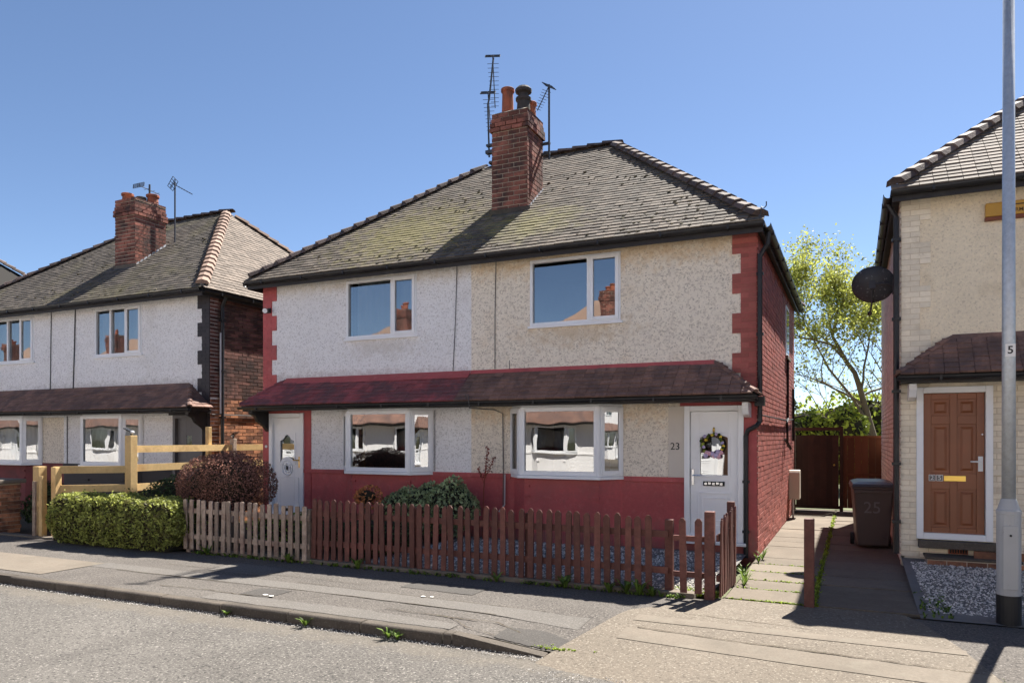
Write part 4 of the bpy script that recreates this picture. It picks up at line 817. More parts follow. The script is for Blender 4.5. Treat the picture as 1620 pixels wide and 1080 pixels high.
# wall lights under the two white brackets, door step of number 25
MB().box((-4.02, -.30, .0), (-3.0, -.26, .1)).add([], []).build('step_riser', 'orange_brick', RIGHT)
MB().box((-4.64, -.16, .09), (-3.62, .0, .19)).build('door_sill', 'kerb', RIGHT, bevel=.008)
b = MB(); b.box((-4.58, -.42, -.02), (-3.5, -.01, .01)); b.build('door_step', 'kerb', RIGHT, bevel=.008)
st = MB(); st.box((-4.56, -.40, -.14), (-3.5, -.02, -.022)); stp = st.build('step_base', 'mortar', RIGHT)
pieces('brick', [frame3((-4.45 + k * .226, -.395, -.08), (1, 0, 0), (0, 1, 0), (0, 0, 1), .212, .03, .09) for k in range(5)], 'orange_brick', stp, 9)
ab = MB().box((-4.28, -.012, .012), (-4.05, -.004, .085)).build('air_brick', 'terracotta', RIGHT)
for k in range(7): MB().box((-4.262 + k * .03, -.016, .025), (-4.244 + k * .03, -.011, .072)).build('vent_slot', 'rubber', ab)
MB().box((4.845 - .08, -.06, -.05), (4.845 + .05, .05, .0)).build('plinth', 'red_paint', MAIN)

# ------------------------------------------------------------------ fences
def picket_mesh(w, h, t, point, m):
    b = MB(); b.prism([(-w / 2, 0), (w / 2, 0), (w / 2, h - point), (w * .18, h), (-w * .18, h), (-w / 2, h - point)], -t / 2, t / 2, 'y'); me = bpy.data.meshes.new('picket'); me.from_pydata(b.v, [], b.f); me.materials.append(M[m]); return me
PK = picket_mesh(.076, .845, .02, .035, 'red_timber'); PK2 = picket_mesh(.072, .77, .02, .006, 'grey_timber')
def add_picket(parent, me, x, y, z, rz=0, tilt=.02, hs=1):
    o = bpy.data.objects.new('picket', me); COL.objects.link(o); o.parent = parent
    o.location = (x, y, z); o.rotation_euler = (random.uniform(-tilt, tilt), random.uniform(-tilt, tilt), rz + random.uniform(-.04, .04)); o.scale = (random.uniform(.92, 1.06), 1, hs)
def rail(parent, P, Q, w, t, m, name='rail'):
    P, Q = Vector(P), Vector(Q); d = (Q - P); L = d.length; d /= L; up = Vector((0, 0, 1)); n = d.cross(up).normalized(); u2 = n.cross(d)
    return pieces(name, [frame3((P + Q) / 2, d, n, u2, L, t, w)], m, parent, 1)
fence = tag(empty('picket_fence', (-4.4, 8.25, .05)), 'low red-brown picket fence along the front garden of the middle houses', 'fence', 'picket fences')
x = -6.95; k = 0
while x < -2.0:
    gap = .118 if x < -5 else .123
    if abs(x + 3.64) > .03: add_picket(fence, PK, x + 4.4, -.02 + random.uniform(-.006, .006), .01 + random.uniform(-.02, .018) - .01 * (x + 6.95) / 5, hs=1.0)
    x += gap
for z in (.24, .65): rail(fence, (-2.6, .01, z), (2.5, .01, z - .01), .075, .03, 'red_timber')
for xp in (-6.95, -5.3, -3.64, -1.9):
    MB().box((xp + 4.4 - .045, .026, -.06), (xp + 4.4 + .045, .11, .8)).build('post', 'red_timber', fence, bevel=.005)
wf = tag(empty('picket_fence', (-8.2, 8.2, .0)), 'short weathered grey picket fence below the round red bush', 'fence', 'picket fences')
x = -9.42
while x < -7.03: add_picket(wf, PK2, x + 8.2, -.02 + random.uniform(-.006, .006), .045 + random.uniform(-.015, .015), tilt=.022); x += .131
for z in (.2, .6): rail(wf, (-1.25, .008, z + .05), (1.2, .008, z + .03), .07, .028, 'grey_timber')
for xp in (-1.22, 1.14): MB().box((xp - .04, .024, -.05), (xp + .04, .1, .76)).build('post', 'grey_timber', wf, bevel=.005)
gt = tag(empty('garden_gate', (-1.65, 8.2, .0)), 'narrow red-brown picket gate in front of the white door with wreath', 'gate')
for xx in (-.06, .10): add_picket(gt, PK, xx, -.02, .06, hs=.98)
for z in (.26, .66): rail(gt, (-.18, .01, z), (.2, .01, z), .06, .03, 'red_timber')
MB().box((.17, -.05, -.02), (.275, .05, .97)).build('post', 'red_timber', gt, bevel=.006)
sf = tag(empty('picket_fence', (-1.34, 8.3, 0)), 'row of red-brown pickets running back along the side path beside the gate', 'fence', 'picket fences')
for k in range(9): add_picket(sf, PK, .02 + k * .003, -.05 + k * .112, .03, R(90), hs=1 + .012 * k)
for z in (.24, .68): rail(sf, (-.005, -.1, z), (.02, .95, z), .07, .03, 'red_timber')
MB().box((-.06, .9, -.05), (.03, .98, 1.0)).build('post', 'red_timber', sf, bevel=.005)
p = MB().prism([(-.05, -.05), (.05, -.05), (.05, .05), (-.05, .05)], -.03, .93).build('bollard_post', 'red_timber', bevel=.008); p.location = (-.42, 8.3, 0); tag(p, 'lone red-brown wooden post standing in the side path', 'post')
# new timber fence between the left pair and the middle pair
tf = tag(empty('timber_fence', (-13.1, 8.4, 0)), 'new yellow pine post and rail fence behind the hedge', 'fence')
def tpost(x, y, z1, w=.1, m='pine'): MB().box((x + 13.1 - w / 2, y - 8.4 - w / 2, -.05), (x + 13.1 + w / 2, y - 8.4 + w / 2, z1)).build('post', m, tf, bevel=.008)
def trail(P, Q, w=.13, m='pine'): rail(tf, (P[0] + 13.1, P[1] - 8.4, P[2]), (Q[0] + 13.1, Q[1] - 8.4, Q[2]), w, .04, m)
tpost(-13.38, 8.42, 1.26, .16); tpost(-12.98, 8.46, 1.25, .12); tpost(-12.05, 9.25, 1.82, .15)
for z in (1.2, .86, .2): trail((-13.02, 8.44, z), (-12.07, 9.22, z - .0))
tpost(-12.05, 11.7, 1.76, .1, 'grey_timber'); tpost(-12.12, 11.1, 2.0, .09)
for z in (1.57, 1.22, .86): trail((-12.05, 9.32, z), (-12.05, 11.65, z)); trail((-12.05, 11.75, z), (-12.05, 13.0, z))
tg = tag(empty('timber_gate', (-13.35, 8.3, 0)), 'leaning new pine boards beside the gatepost at the left driveway', 'gate')
MB().box((.02, -.05, .0), (.10, -.02, 1.0)).build('board', 'grey_timber', tg); MB().box((.2, -.05, .02), (.29, -.02, 1.1)).build('board', 'pine', tg); MB().box((-.02, -.02, .55), (.3, .0, .65)).build('board', 'pine', tg)
# brick pier at the left edge
pr = empty('brick_pier', (-14.55, 8.42, 0)); tag(pr, 'low orange brick gate pier with stone cap at the left edge', 'pier')
MB().box((-.37, -.22, -.05), (.23, .22, .92)).build('core', 'mortar', pr)
out = []
for (o, u, n, L) in (((-.38, -.23), (1, 0, 0), (0, -1, 0), .62), ((.24, -.23), (0, 1, 0), (1, 0, 0), .46)): out += brick_field((*o, 0), u, n, L, .0, .9, proud=.004)
pieces('brick', out, 'orange_brick', pr, 120)
MB().prism([(-.45, -.3), (.3, -.3), (.3, .3), (-.45, .3)], .92, 1.0).build('cap', 'concrete', pr, bevel=.02)
# back gate and panel fence closing the side passage
bgt = tag(empty('passage_gate', (-.8, 19.3, 0)), 'dark brown boarded gate at the end of the side passage', 'gate')
for k in range(7): pieces('board', [frame3((-.41 + k * .137, .01 + random.uniform(-.003, .003), .97), (1, 0, 0), (0, 1, 0), (0, 0, 1), .1365, .025, 1.74)], 'dark_timber', bgt, 1)
for (x0, x1, z0, z1) in ((-.56, -.49, 0, 2.05), (.5, .58, 0, 2.05), (-.56, .58, 1.95, 2.03), (-.49, .5, .06, .14)): MB().box((x0, -.03 - (.004 if z1 - z0 < 1 else 0), z0), (x1, .04, z1)).build('frame', 'dark_timber', bgt)
MB().blob((.38, -.03, 1.12), .025).build('knob', 'brass', bgt, smooth=True)
pf = tag(empty('panel_fence', (.6, 19.35, 0)), 'reddish brown board fence between the passage gate and the cream house', 'fence')
for k in range(14): pieces('board', [frame3((-.8 + k * .15, random.uniform(-.006, .006), .95), (1, 0, 0), (0, 1, 0), (0, 0, 1), .148, .02, 1.72)], 'brown_panel', pf, 1)
rail(pf, (-.9, -.02, 1.8), (1.3, -.02, 1.8), .05, .05, 'brown_panel'); rail(pf, (-.9, -.02, .9), (1.3, -.02, .9), .05, .03, 'brown_panel')

# ------------------------------------------------------------------ lamp column, bin, dish, alarm, aerials and other small things
lp = tag(empty('lamp_post', (1.34, 8.31, 0)), 'grey galvanised street lamp column with plate 5 at the right edge', 'lamp post')
MB().lathe([(.104, -.05), (.104, .29)], n=24).build('black_band', 'black', lp, smooth=False)
MB().lathe([(.1, .28), (.1, 1.05), (.104, 1.06), (.104, 1.09), (.094, 1.1), (.066, 1.19), (.06, 1.2)], n=24).build('base_column', 'grey_paint', lp)
MB().lathe([(.058, 1.18), (.055, 3), (.048, 6.4)], n=20).build('shaft', 'galv', lp, smooth=True)
MB().box((-.062, -.106, .35), (.062, -.09, .95)).build('access_door', 'grey_paint', lp, bevel=.006); MB().blob((0, -.108, .86), (.012, .008, .012)).build('lock', 'rubber', lp)
MB().tube([(0, 0, 6.38), (0, -.2, 6.55), (0, -.7, 6.6)], .03, 8).build('arm', 'galv', lp); MB().blob((0, -.9, 6.58), (.12, .28, .07), 10, 6, 0).build('lantern', 'grey_paint', lp, smooth=True)
pl = MB().box((-.036, -.0615, 2.545), (.044, -.056, 2.665)).build('number_plate', 'white_plate', lp); text_mesh('5', .1, 'plate_number', 'black_ink', pl, (.004, -.063, 2.605), (R(90), 0, 0), .001, .002)
wb = tag(empty('wheelie_bin', (.27, 13.28, 0), R(4)), 'dark wheeled refuse bin with faded 25 beside the cream house', 'bin')
b = MB(); P0 = [(-.23, -.27), (.23, -.27), (.23, .27), (-.23, .27)]; P1 = [(-.29, -.33), (.29, -.33), (.29, .36), (-.29, .36)]
b.add([(*p, .05) for p in P0] + [(*p, .98) for p in P1], [(3, 2, 1, 0), (0, 1, 5, 4), (1, 2, 6, 5), (2, 3, 7, 6), (3, 0, 4, 7), (4, 5, 6, 7)]); b.build('body', 'bin', wb, bevel=.03)
MB().prism([(-.31, -.35), (.31, -.35), (.31, .38), (-.31, .38)], .955, 1.0).build('rim', 'bin', wb, bevel=.012)
b = MB(); b.add([(-.32, -.37, 1.002), (.32, -.37, 1.002), (.32, .36, 1.002), (-.32, .36, 1.002), (-.3, -.34, 1.04), (.3, -.34, 1.04), (.3, .34, 1.07), (-.3, .34, 1.07), (-.2, -.2, 1.075), (.2, -.2, 1.075), (.2, .26, 1.1), (-.2, .26, 1.1)],
      [(3, 2, 1, 0), (0, 1, 5, 4), (1, 2, 6, 5), (2, 3, 7, 6), (3, 0, 4, 7), (4, 5, 9, 8), (5, 6, 10, 9), (6, 7, 11, 10), (7, 4, 8, 11), (8, 9, 10, 11)]); b.build('lid', 'bin_lid', wb, bevel=.008)
for xk in (-.2, .2): MB().add([(xk - .012, -.279, .1), (xk + .012, -.279, .1), (xk * 1.22 + .012, -.338, .9), (xk * 1.22 - .012, -.338, .9)], [(0, 1, 2, 3)]).build('rib', 'bin', wb)
MB().box((-.29, -.362, .9), (.29, -.345, .95)).build('lip', 'bin', wb, bevel=.006)
MB().tube([(-.27, .42, 1.0), (.27, .42, 1.0)], .018, 8).build('handle', 'bin', wb)
for s in (-1, 1):
    wl = MB().tube([(s * .24, .28, .1), (s * .3, .28, .1)], .1, 16).build('wheel', 'tyre', wb); MB().tube([(s * .301, .28, .1), (s * .306, .28, .1)], .05, 10).build('hub', 'bin', wl)
text_mesh('25', .26, 'bin_number', 'bin_text', wb, (-.02, -.3125, .66), (R(90 + 3.7), 0, 0), .0015)
ds = tag(empty('satellite_dish', (.28, 13.05, 4.22)), 'dark oval satellite dish on the side of the cream house', 'satellite dish')
b = MB(); v = []; f = []; nr, na = 6, 24
fd = Vector((.12, .95, .28)).normalized(); a1 = Vector((1, 0, 0)) - fd * fd.x; a1.normalize(); a2 = fd.cross(a1)
for side in (0, 1):
    for i in range(nr + 1):
        for k in range(na): r_ = i / nr; t = 2 * math.pi * k / na; v.append(a1 * (.32 * r_ * math.cos(t)) + a2 * (.29 * r_ * math.sin(t)) + fd * (.075 * r_ * r_ - side * .012))
n0 = (nr + 1) * na
for i in range(nr):
    for k in range(na): q = (i * na + k, i * na + (k + 1) % na, (i + 1) * na + (k + 1) % na, (i + 1) * na + k); f.append(q); f.append(tuple(n0 + j for j in q[::-1]))
for k in range(na): f.append((nr * na + k, nr * na + (k + 1) % na, n0 + nr * na + (k + 1) % na, n0 + nr * na + k))
b.add(v, f).build('reflector', 'dish', ds, smooth=True)
b = MB(); b.tube([(0, -.02, 0), (.16, -.06, .0), (.32, -.02, -.04)], .02, 8); b.box((.28, -.1, -.16), (.318, .1, .1)); b.mbox(frame3((.0, -.03, 0), (1, 0, 0), (0, 1, 0), (0, 0, 1), .1, .03, .12)); b.build('mount', 'steel', ds)
b = MB(); b.tube([(0, .0, -.05), (-.02, .12, -.36), (-.03, .38, -.42)], .014, 6); b.build('feed_arm', 'steel', ds); MB().blob((-.03, .44, -.38), (.04, .06, .04)).build('receiver', 'black', ds, smooth=True)
al = tag(empty('alarm_box', (1.84, FY, 4.76)), 'yellow alarm box high on the cream wall behind the lamp column', 'alarm box')
MB().box((-.26, -.075, -.115), (.26, -.002, -.07)).build('base', 'alarm_base', al, bevel=.006); MB().box((-.255, -.085, -.069), (.255, -.002, .11)).build('cover', 'alarm', al, bevel=.012)
text_mesh('ALARMS', .066, 'lettering', 'alarm_ink', al, (.07, -.0865, -.015), (R(90), 0, 0), .0008, .001); MB().box((-.02, -.0868, .05), (.2, -.0852, .066)).build('print_line', 'alarm_ink', al)
cm = tag(empty('security_light', (-10.83, FY, 4.37)), 'small black lamp on the red corner above the left white door', 'lamp')
MB().box((-.05, -.04, -.05), (.05, -.016, .05)).build('base', 'black', cm); MB().tube([(0, -.03, 0), (.02, -.1, .0)], .02, 8).build('arm', 'black', cm); b = MB().tube([(-.0, -.08, .0), (.06, -.2, -.03)], [.035, .06], 12); b.build('head', 'black', cm)
MB().tube([(.06, -.2, -.03), (.063, -.206, -.0315)], .05, 12).build('lens', 'lamp_glass', cm)
def solar(x, y, z, label, rz):
    s = tag(empty('solar_light', (x, y, z), rz), label, 'lamp', 'solar lights on the fence posts'); MB().tube([(0, 0, 0), (0, 0, .06)], .02, 8).build('stem', 'black', s); b = MB(); b.mbox(frame3((-.06, 0, .1), Vector((1, 0, -.35)).normalized(), (0, 1, 0), Vector((.35, 0, 1)).normalized(), .2, .09, .018)); b.build('panel', 'car_glass', s); MB().blob((.03, 0, .06), (.04, .04, .03), 8, 5, 0).build('head', 'lamp_glass', s)
solar(-12.05, 9.25, 1.82, 'solar lamp on top of the tall pine fence post', R(0)); solar(-12.05, 11.7, 1.76, 'solar lamp on top of the grey post before the brick wall', R(160))
def yagi(a, P, Q, refl, n, m='steel', name='antenna'):
    """boom from P (reflector end) to Q with cross elements"""
    P, Q = Vector(P), Vector(Q); d = (Q - P).normalized(); s = d.cross(Vector((0, 0, 1))).normalized(); u = s.cross(d); b = MB(); b.tube([P, Q], .01, 5)
    for k in range(n): c = P + (Q - P) * ((k + 1.5) / (n + 1)); L = .11 * (1 - .35 * k / n); b.tube([c - s * L, c + s * L], .0045, 4)
    o = b.build(name, m, a); g = MB(); w, h = refl; c = P - d * .02
    for k in range(5): z = -h + 2 * h * k / 4; g.tube([c - s * w + u * z - d * abs(z) * .0, c + s * w + u * z], .008, 4)
    for k in (-1, -.15, .15, 1): g.tube([c + s * w * k - u * h, c + s * w * k + u * h], .008, 4)
    g.build('reflector', m, o)
a = tag(empty('tv_aerial', (-6.36, 12.6, 7.3)), 'taller television aerial with two booms left of the tall chimney', 'aerial', 'television aerials')
MB().tube([(0, 0, -.12), (-.03, 0, .9), (0, 0, 1.0), (.1, -.02, 1.76)], .018, 6).build('mast', 'steel', a); MB().box((-.06, -.05, -.06), (.12, .05, .0)).build('bracket', 'steel', a); MB().box((-.05, -.04, .08), (.1, .04, .12)).build('bracket', 'steel', a)
yagi(a, (.1, -.05, 1.76), (-.12, .5, 1.05), (.14, .07), 11); yagi(a, (.0, -.05, 1.08), (-.14, .35, .52), (.14, .09), 9)
a = tag(empty('tv_aerial', (-5.38, 13.25, 7.3)), 'television aerial on a thin mast right of the tall chimney', 'aerial', 'television aerials')
MB().tube([(0, 0, -.1), (0, 0, 1.36)], .022, 6).build('mast', 'steel', a); b = MB(); b.box((-.16, -.03, .0), (.02, .03, .04)); b.box((-.16, -.03, .2), (.02, .03, .24)); b.build('bracket', 'steel', a)
yagi(a, (.0, -.03, 1.3), (-.3, .12, .96), (.13, .08), 8)
a = tag(empty('tv_aerial', (-16.05, 13.6, 6.9)), 'thin television aerial behind the left chimney', 'aerial', 'television aerials')
MB().tube([(0, 0, -.2), (0, 0, 1.55)], .02, 6).build('mast', 'steel', a); yagi(a, (-.05, 0, 1.5), (.35, .25, 1.25), (.2, .14), 6)
a = tag(empty('tv_aerial', (-16.5, 13.2, 7.7)), 'small cross-shaped television aerial above the left chimney pot', 'aerial', 'television aerials')
MB().tube([(0, 0, 0), (0, 0, .62)], .025, 6).build('mast', 'steel', a); yagi(a, (-.0, -.3, .5), (0, .3, .45), (.2, .05), 3)
# wreath on the white door
wr = tag(empty('door_wreath', (-1.95, FY - .035, 1.66)), 'round spring wreath of pink and yellow flowers on the white door', 'wreath')
b = MB(); b.tube([(.155 * math.cos(t), 0, .155 * math.sin(t)) for t in np.linspace(0, 2 * math.pi, 25)], .026, 7, False); b.build('ring', 'twig', wr)
for k in range(30):
    t = k / 30 * 2 * math.pi + random.uniform(-.08, .08); r_ = .155 + random.uniform(-.03, .035); low = math.sin(t) < -.6
    m = 'flower_pink' if low and k % 2 else ('flower_lilac' if low or k % 5 == 1 else ('flower_yellow' if k % 4 == 0 else ('leaf_weed' if k % 2 else 'leaf_lime')))
    MB().blob((r_ * math.cos(t), -.03 + random.uniform(-.008, .008), r_ * math.sin(t)), (.04 if low else .026, .02, .036 if low else .024), 7, 4, .25).build('flower' if 'flower' in m else 'leaf', m, wr)

# ------------------------------------------------------------------ plants
def leaves(name, pts, nrm, size, m, parent, jit=.9, aspect=.55, kind=None):
    """one small folded leaf at each point, facing roughly along nrm"""
    n = len(pts); d = nrm + rng.normal(0, jit, (n, 3)); d /= np.linalg.norm(d, axis=1)[:, None] + 1e-9
    r = rng.normal(0, 1, (n, 3)); a = np.cross(d, r); a /= np.linalg.norm(a, axis=1)[:, None] + 1e-9; c = np.cross(d, a)
    s = (size * rng.uniform(.6, 1.35, n))[:, None]; V = np.empty((n, 4, 3)); V[:, 0] = pts - a * s; V[:, 1] = pts + c * s * aspect + d * s * .15; V[:, 2] = pts + a * s; V[:, 3] = pts - c * s * aspect + d * s * .15
    me = bpy.data.meshes.new(name); F = np.arange(4 * n).reshape(n, 4); me.from_pydata(V.reshape(-1, 3).tolist(), [], F.tolist()); o = link(name, me, m, parent)
    if kind: o['kind'] = kind
    return o
def lumpy(p, k=3.1, amp=.06): return amp * (np.sin(p[:, 0] * k * 2.1 + 1) * np.cos(p[:, 1] * k * 1.7) + np.sin(p[:, 2] * k * 2.6 + 2) * .7 + np.sin(p[:, 0] * k * 5.3) * .4)
def superell(n, r, e=2.0):
    d = rng.normal(0, 1, (n, 3)); d /= np.linalg.norm(d, axis=1)[:, None]; q = (np.abs(d) ** e).sum(1) ** (-1 / e); return d * q[:, None] * np.array(r), d
def bush(name, loc, lobes, size, m, label, cat='bush', n=6000, e=2.6, group=None, twigs=True, amp=.05):
    B = tag(empty(name, loc), label, cat, group); tot = sum(l[1][0] * l[1][2] for l in lobes)
    P = []; D = []; core = MB()
    for (c, r) in lobes:
        k = int(n * r[0] * r[2] / tot); p, d = superell(k, r, e); dep = 1 - np.abs(rng.normal(0, .09, k))[:, None]; p = p * dep; p = p + d * lumpy(p, 3, amp)[:, None] + np.array(c)
        keep = p[:, 2] > .02; P.append(p[keep]); D.append(d[keep]); core.blob(c, np.array(r) * .8, 14, 9, .08)
    core.build('core', 'dark_core', B, smooth=True)
    leaves('foliage', np.vstack(P), np.vstack(D), size, m, B)
    if twigs:
        t = MB()
        for k in range(5): c = lobes[0][0]; t.tube([(c[0] * .3 + random.uniform(-.08, .08), c[1] * .3 + random.uniform(-.08, .08), -.05), (c[0] + random.uniform(-.3, .3) * lobes[0][1][0], c[1] + random.uniform(-.3, .3) * lobes[0][1][1], c[2])], [.022, .01], 5)
        t.build('stem', 'bark', B)
    return B
hedge = tag(empty('clipped_hedge', (-10.98, 8.25, 0)), 'low clipped yellow-green hedge beside the pavement', 'hedge')
n = 22000; r = np.array([1.56, .36, .43]); p, d = superell(n, r, 7); sc = 1 - np.abs(rng.normal(0, .06, n))[:, None]
p = p * sc + d * (lumpy(p, 2.6, .06) + (rng.random(n) < .02) * rng.uniform(.03, .1, n))[:, None]; p[:, 2] += .41; p[:, 0] *= 1 - .1 * (p[:, 2] < .35) * (.35 - p[:, 2]) / .35
up = p[:, 2] > .02; leaves('foliage', p[up], d[up], .027, 'leaf_hedge', hedge, 1.1)
MB().prism([(-1.36, -.26), (1.42, -.26), (1.42, .26), (-1.36, .26)], .03, .74).build('core', 'dark_core', hedge)
t = MB()
for k in range(26): x_ = random.uniform(-1.35, 1.35); t.tube([(x_, random.uniform(-.1, .1), -.05), (x_ + random.uniform(-.15, .15), -.28, .35), (x_ + random.uniform(-.2, .2), -.33, .6)], [.012, .008, .004], 4)
t.build('stem', 'bark', hedge)
bush('round_bush', (-9.4, 8.95, 0), [((.04, 0, 1.03), (.8, .56, .5)), ((-.42, -.12, .55), (.32, .3, .5))], .017, 'leaf_red', 'round clipped dark red bush behind the weathered picket fence', n=24000, e=2.9, amp=.04)
bush('low_bush', (-11.1, 9.4, 0), [((0, 0, .55), (.62, .5, .52))], .026, 'leaf_dark', 'small dark green domed bush between the hedge and the red bush', n=4500)
bush('spreading_shrub', (-6.62, 10.75, 0), [((-.45, 0, .5), (.5, .4, .42)), ((.0, 0, .56), (.5, .42, .44)), ((.45, 0, .62), (.48, .42, .47))], .035, 'leaf_shrub', 'spreading grey-green shrub below the red wall between the bay windows', n=6500, e=2.2, amp=.07)
bush('small_bush', (-14.0, 9.0, 0), [((0, 0, .45), (.5, .4, .48))], .035, 'leaf_dark', 'dark sparse bush beside the brick pier', n=2200, e=2)
bush('orange_plant', (-7.55, 10.3, 0), [((0, 0, .78), (.2, .18, .13))], .03, 'leaf_orange', 'small orange-leaved plant behind the picket fence', cat='plant', n=420, e=2)
bush('garden_plant', (-8.3, 9.3, 0), [((0, 0, .28), (.8, .4, .26))], .03, 'leaf_weed', 'low green plants behind the weathered picket fence', cat='plant', n=1800, e=2)
bush('garden_plant', (-6.6, 9.2, 0), [((0, 0, .3), (.75, .45, .3)), ((-1, 0, .25), (.5, .4, .28))], .03, 'leaf_dark', 'low dark plants behind the left end of the red fence', cat='plant', n=3200, e=2)
dk = tag(empty('dock_plant', (-5.8, 11.25, 0)), 'tall dried red dock stalk against the cream wall', 'plant'); b = MB(); b.tube([(0, 0, 0), (.0, .03, .9), (.06, .05, 1.62)], [.012, .01, .005], 5); b.tube([(0.01, .03, 1.05), (.2, .02, 1.42)], [.008, .004], 5); b.tube([(0, .03, 1.0), (-.1, .02, 1.25)], [.007, .004], 5); b.build('stem', 'dock', dk)
P = np.vstack([np.array([(.03 + .04 * t, .04, 1.12 + .5 * t) for t in np.linspace(0, 1, 90)]) + rng.normal(0, .022, (90, 3)), np.array([(.08 + .13 * t, .03, 1.18 + .26 * t) for t in np.linspace(0, 1, 50)]) + rng.normal(0, .016, (50, 3)), np.array([(-.05 - .05 * t, .03, 1.1 + .16 * t) for t in np.linspace(0, 1, 30)]) + rng.normal(0, .014, (30, 3))])
leaves('seed_head', P, np.tile((0, -1, .4), (len(P), 1)), .02, 'dock', dk)
def tuft(b, x, y, z, n, h, w=.012, spread=.5):
    for k in range(n):
        a = random.uniform(0, 6.28); l = h * random.uniform(.5, 1.2); dx, dy = math.cos(a) * spread * l, math.sin(a) * spread * l; sx, sy = -math.sin(a) * w, math.cos(a) * w
        b.add([(x - sx, y - sy, z), (x + sx, y + sy, z), (x + dx * .5 + sx, y + dy * .5 + sy, z + l * .7), (x + dx * .5 - sx, y + dy * .5 - sy, z + l * .7), (x + dx, y + dy, z + l * .85)], [(0, 1, 2, 3), (3, 2, 4)])
b = MB()
for k in range(230):
    x_ = random.uniform(-9.3, -1.7); tuft(b, x_, 8.16 + random.uniform(-.05, .03), .0, 4, random.uniform(.02, .07), .01, .9)
for x_ in (-2.55, -2.35, -2.2, -2.05, -3.1, -4.0, -6.1, -7.3, -8.9): tuft(b, x_, 8.12, 0, 20, random.uniform(.1, .2), .014, .9)
for (x_, y_) in ((-1.2, 9.3), (-1.18, 9.1), (-1.25, 9.6), (-1.22, 10.9), (-1.2, 11.2)): tuft(b, x_, y_, .0, 16, .2, .007, .7)
for (x_, y_, h) in ((-4.95, 5.74, .1), (-3.95, 5.73, .11), (-3.85, 5.73, .08), (-6.0, 5.74, .06)): tuft(b, x_, y_, -.1, 24, h, .01, 1.0)
for k in range(60): tuft(b, random.uniform(.62, .9), random.uniform(8.2, 9.6), .01, 4, .05, .008, .8)
tag(b.build('weeds', 'leaf_weed'), 'weeds growing along the fence foot and kerb', kind='stuff')
b = MB()
for k in range(700):
    y_ = 8.3 + 10 * random.random() ** 1.6; tuft(b, -.385 + random.gauss(0, .018), y_, -.0, 3, random.uniform(.015, .05), .008, .8)
for k in range(420):
    row_ = random.choice((0, 0, 0, 1, 1, 2, 3, 4)); y_ = 8.33 + row_ * .62; x_ = random.choice((random.uniform(-1.25, -.42), random.gauss(-.7, .15))); tuft(b, x_, y_ + random.gauss(0, .008), .0, 3, random.uniform(.01, .035), .008, .9)
for k in range(90): tuft(b, -2.6 + random.gauss(0, .22), 5.93 + abs(random.gauss(0, .05)), -.07, 3, .02, .008, .9)
for k in range(60): tuft(b, 1.02 + random.gauss(0, .04), random.uniform(5.6, 6.9), -.06, 3, .03, .008, .9)
for k in range(90): tuft(b, -1.5 + random.uniform(-.4, .2), 8.3 + random.uniform(-.02, .3), .0, 4, .06, .008, .8)
tag(b.build('grass', 'grass'), 'bright grass in the joints of the side path', kind='stuff')
# gravel
def gravel(name, x0, x1, y0, y1, zf, n, label, r0=.014):
    P = rng.uniform((x0, y0), (x1, y1), (n, 2)); base = np.array([(1, 0, 0), (-.5, .87, 0), (-.5, -.87, 0), (0, 0, .75), (.2, .2, -.6)]); F0 = [(0, 1, 3), (1, 2, 3), (2, 0, 3), (1, 0, 4), (2, 1, 4), (0, 2, 4)]; V = []; F = []
    for i, (x_, y_) in enumerate(P):
        r_ = r0 * random.uniform(.6, 1.5); a = random.uniform(0, 6.28); c, s = math.cos(a), math.sin(a); q = base * r_ * np.array((1, random.uniform(.6, 1), random.uniform(.6, 1))); V += [(x_ + p[0] * c - p[1] * s, y_ + p[0] * s + p[1] * c, zf(x_, y_) + p[2] + r_ * .3) for p in q]; F += [tuple(j + 5 * i for j in t_) for t_ in F0]
    me = bpy.data.meshes.new(name); me.from_pydata(V, [], F); tag(link(name, me, 'pebble'), label, kind='stuff')
gravel('gravel', -6.2, -1.5, 8.4, 11.3, lambda x, y: .03, 9000, 'pale gravel of the front garden behind the red fence', .017)
gravel('gravel', .7, 3.6, 8.5, 11.2, lambda x, y: .012 + .11 * max(0, (y - 8.6) / 2.9), 12000, 'grey gravel in front of the cream house')
b = MB()
gravel('grit', -14, -2.4, 5.66, 5.78, lambda x, y: -.095, 2600, 'sandy grit lying in the gutter below the kerb', .006)
gravel('grit', -2.4, 1.5, 5.1, 5.5, lambda x, y: -.088, 900, 'sandy grit at the foot of the driveway crossover', .006)
b = MB()
for (x_, y_) in ((-6.0, 6.3), (-5.9, 6.28), (-4.35, 6.98), (-4.25, 7.0)): b.blob((x_, y_, drop(x_, y_) + .012), (.035, .025, .006), 6, 3, .3)
tag(b.build('litter', 'litter'), 'scraps of pale litter on the pavement', kind='stuff')

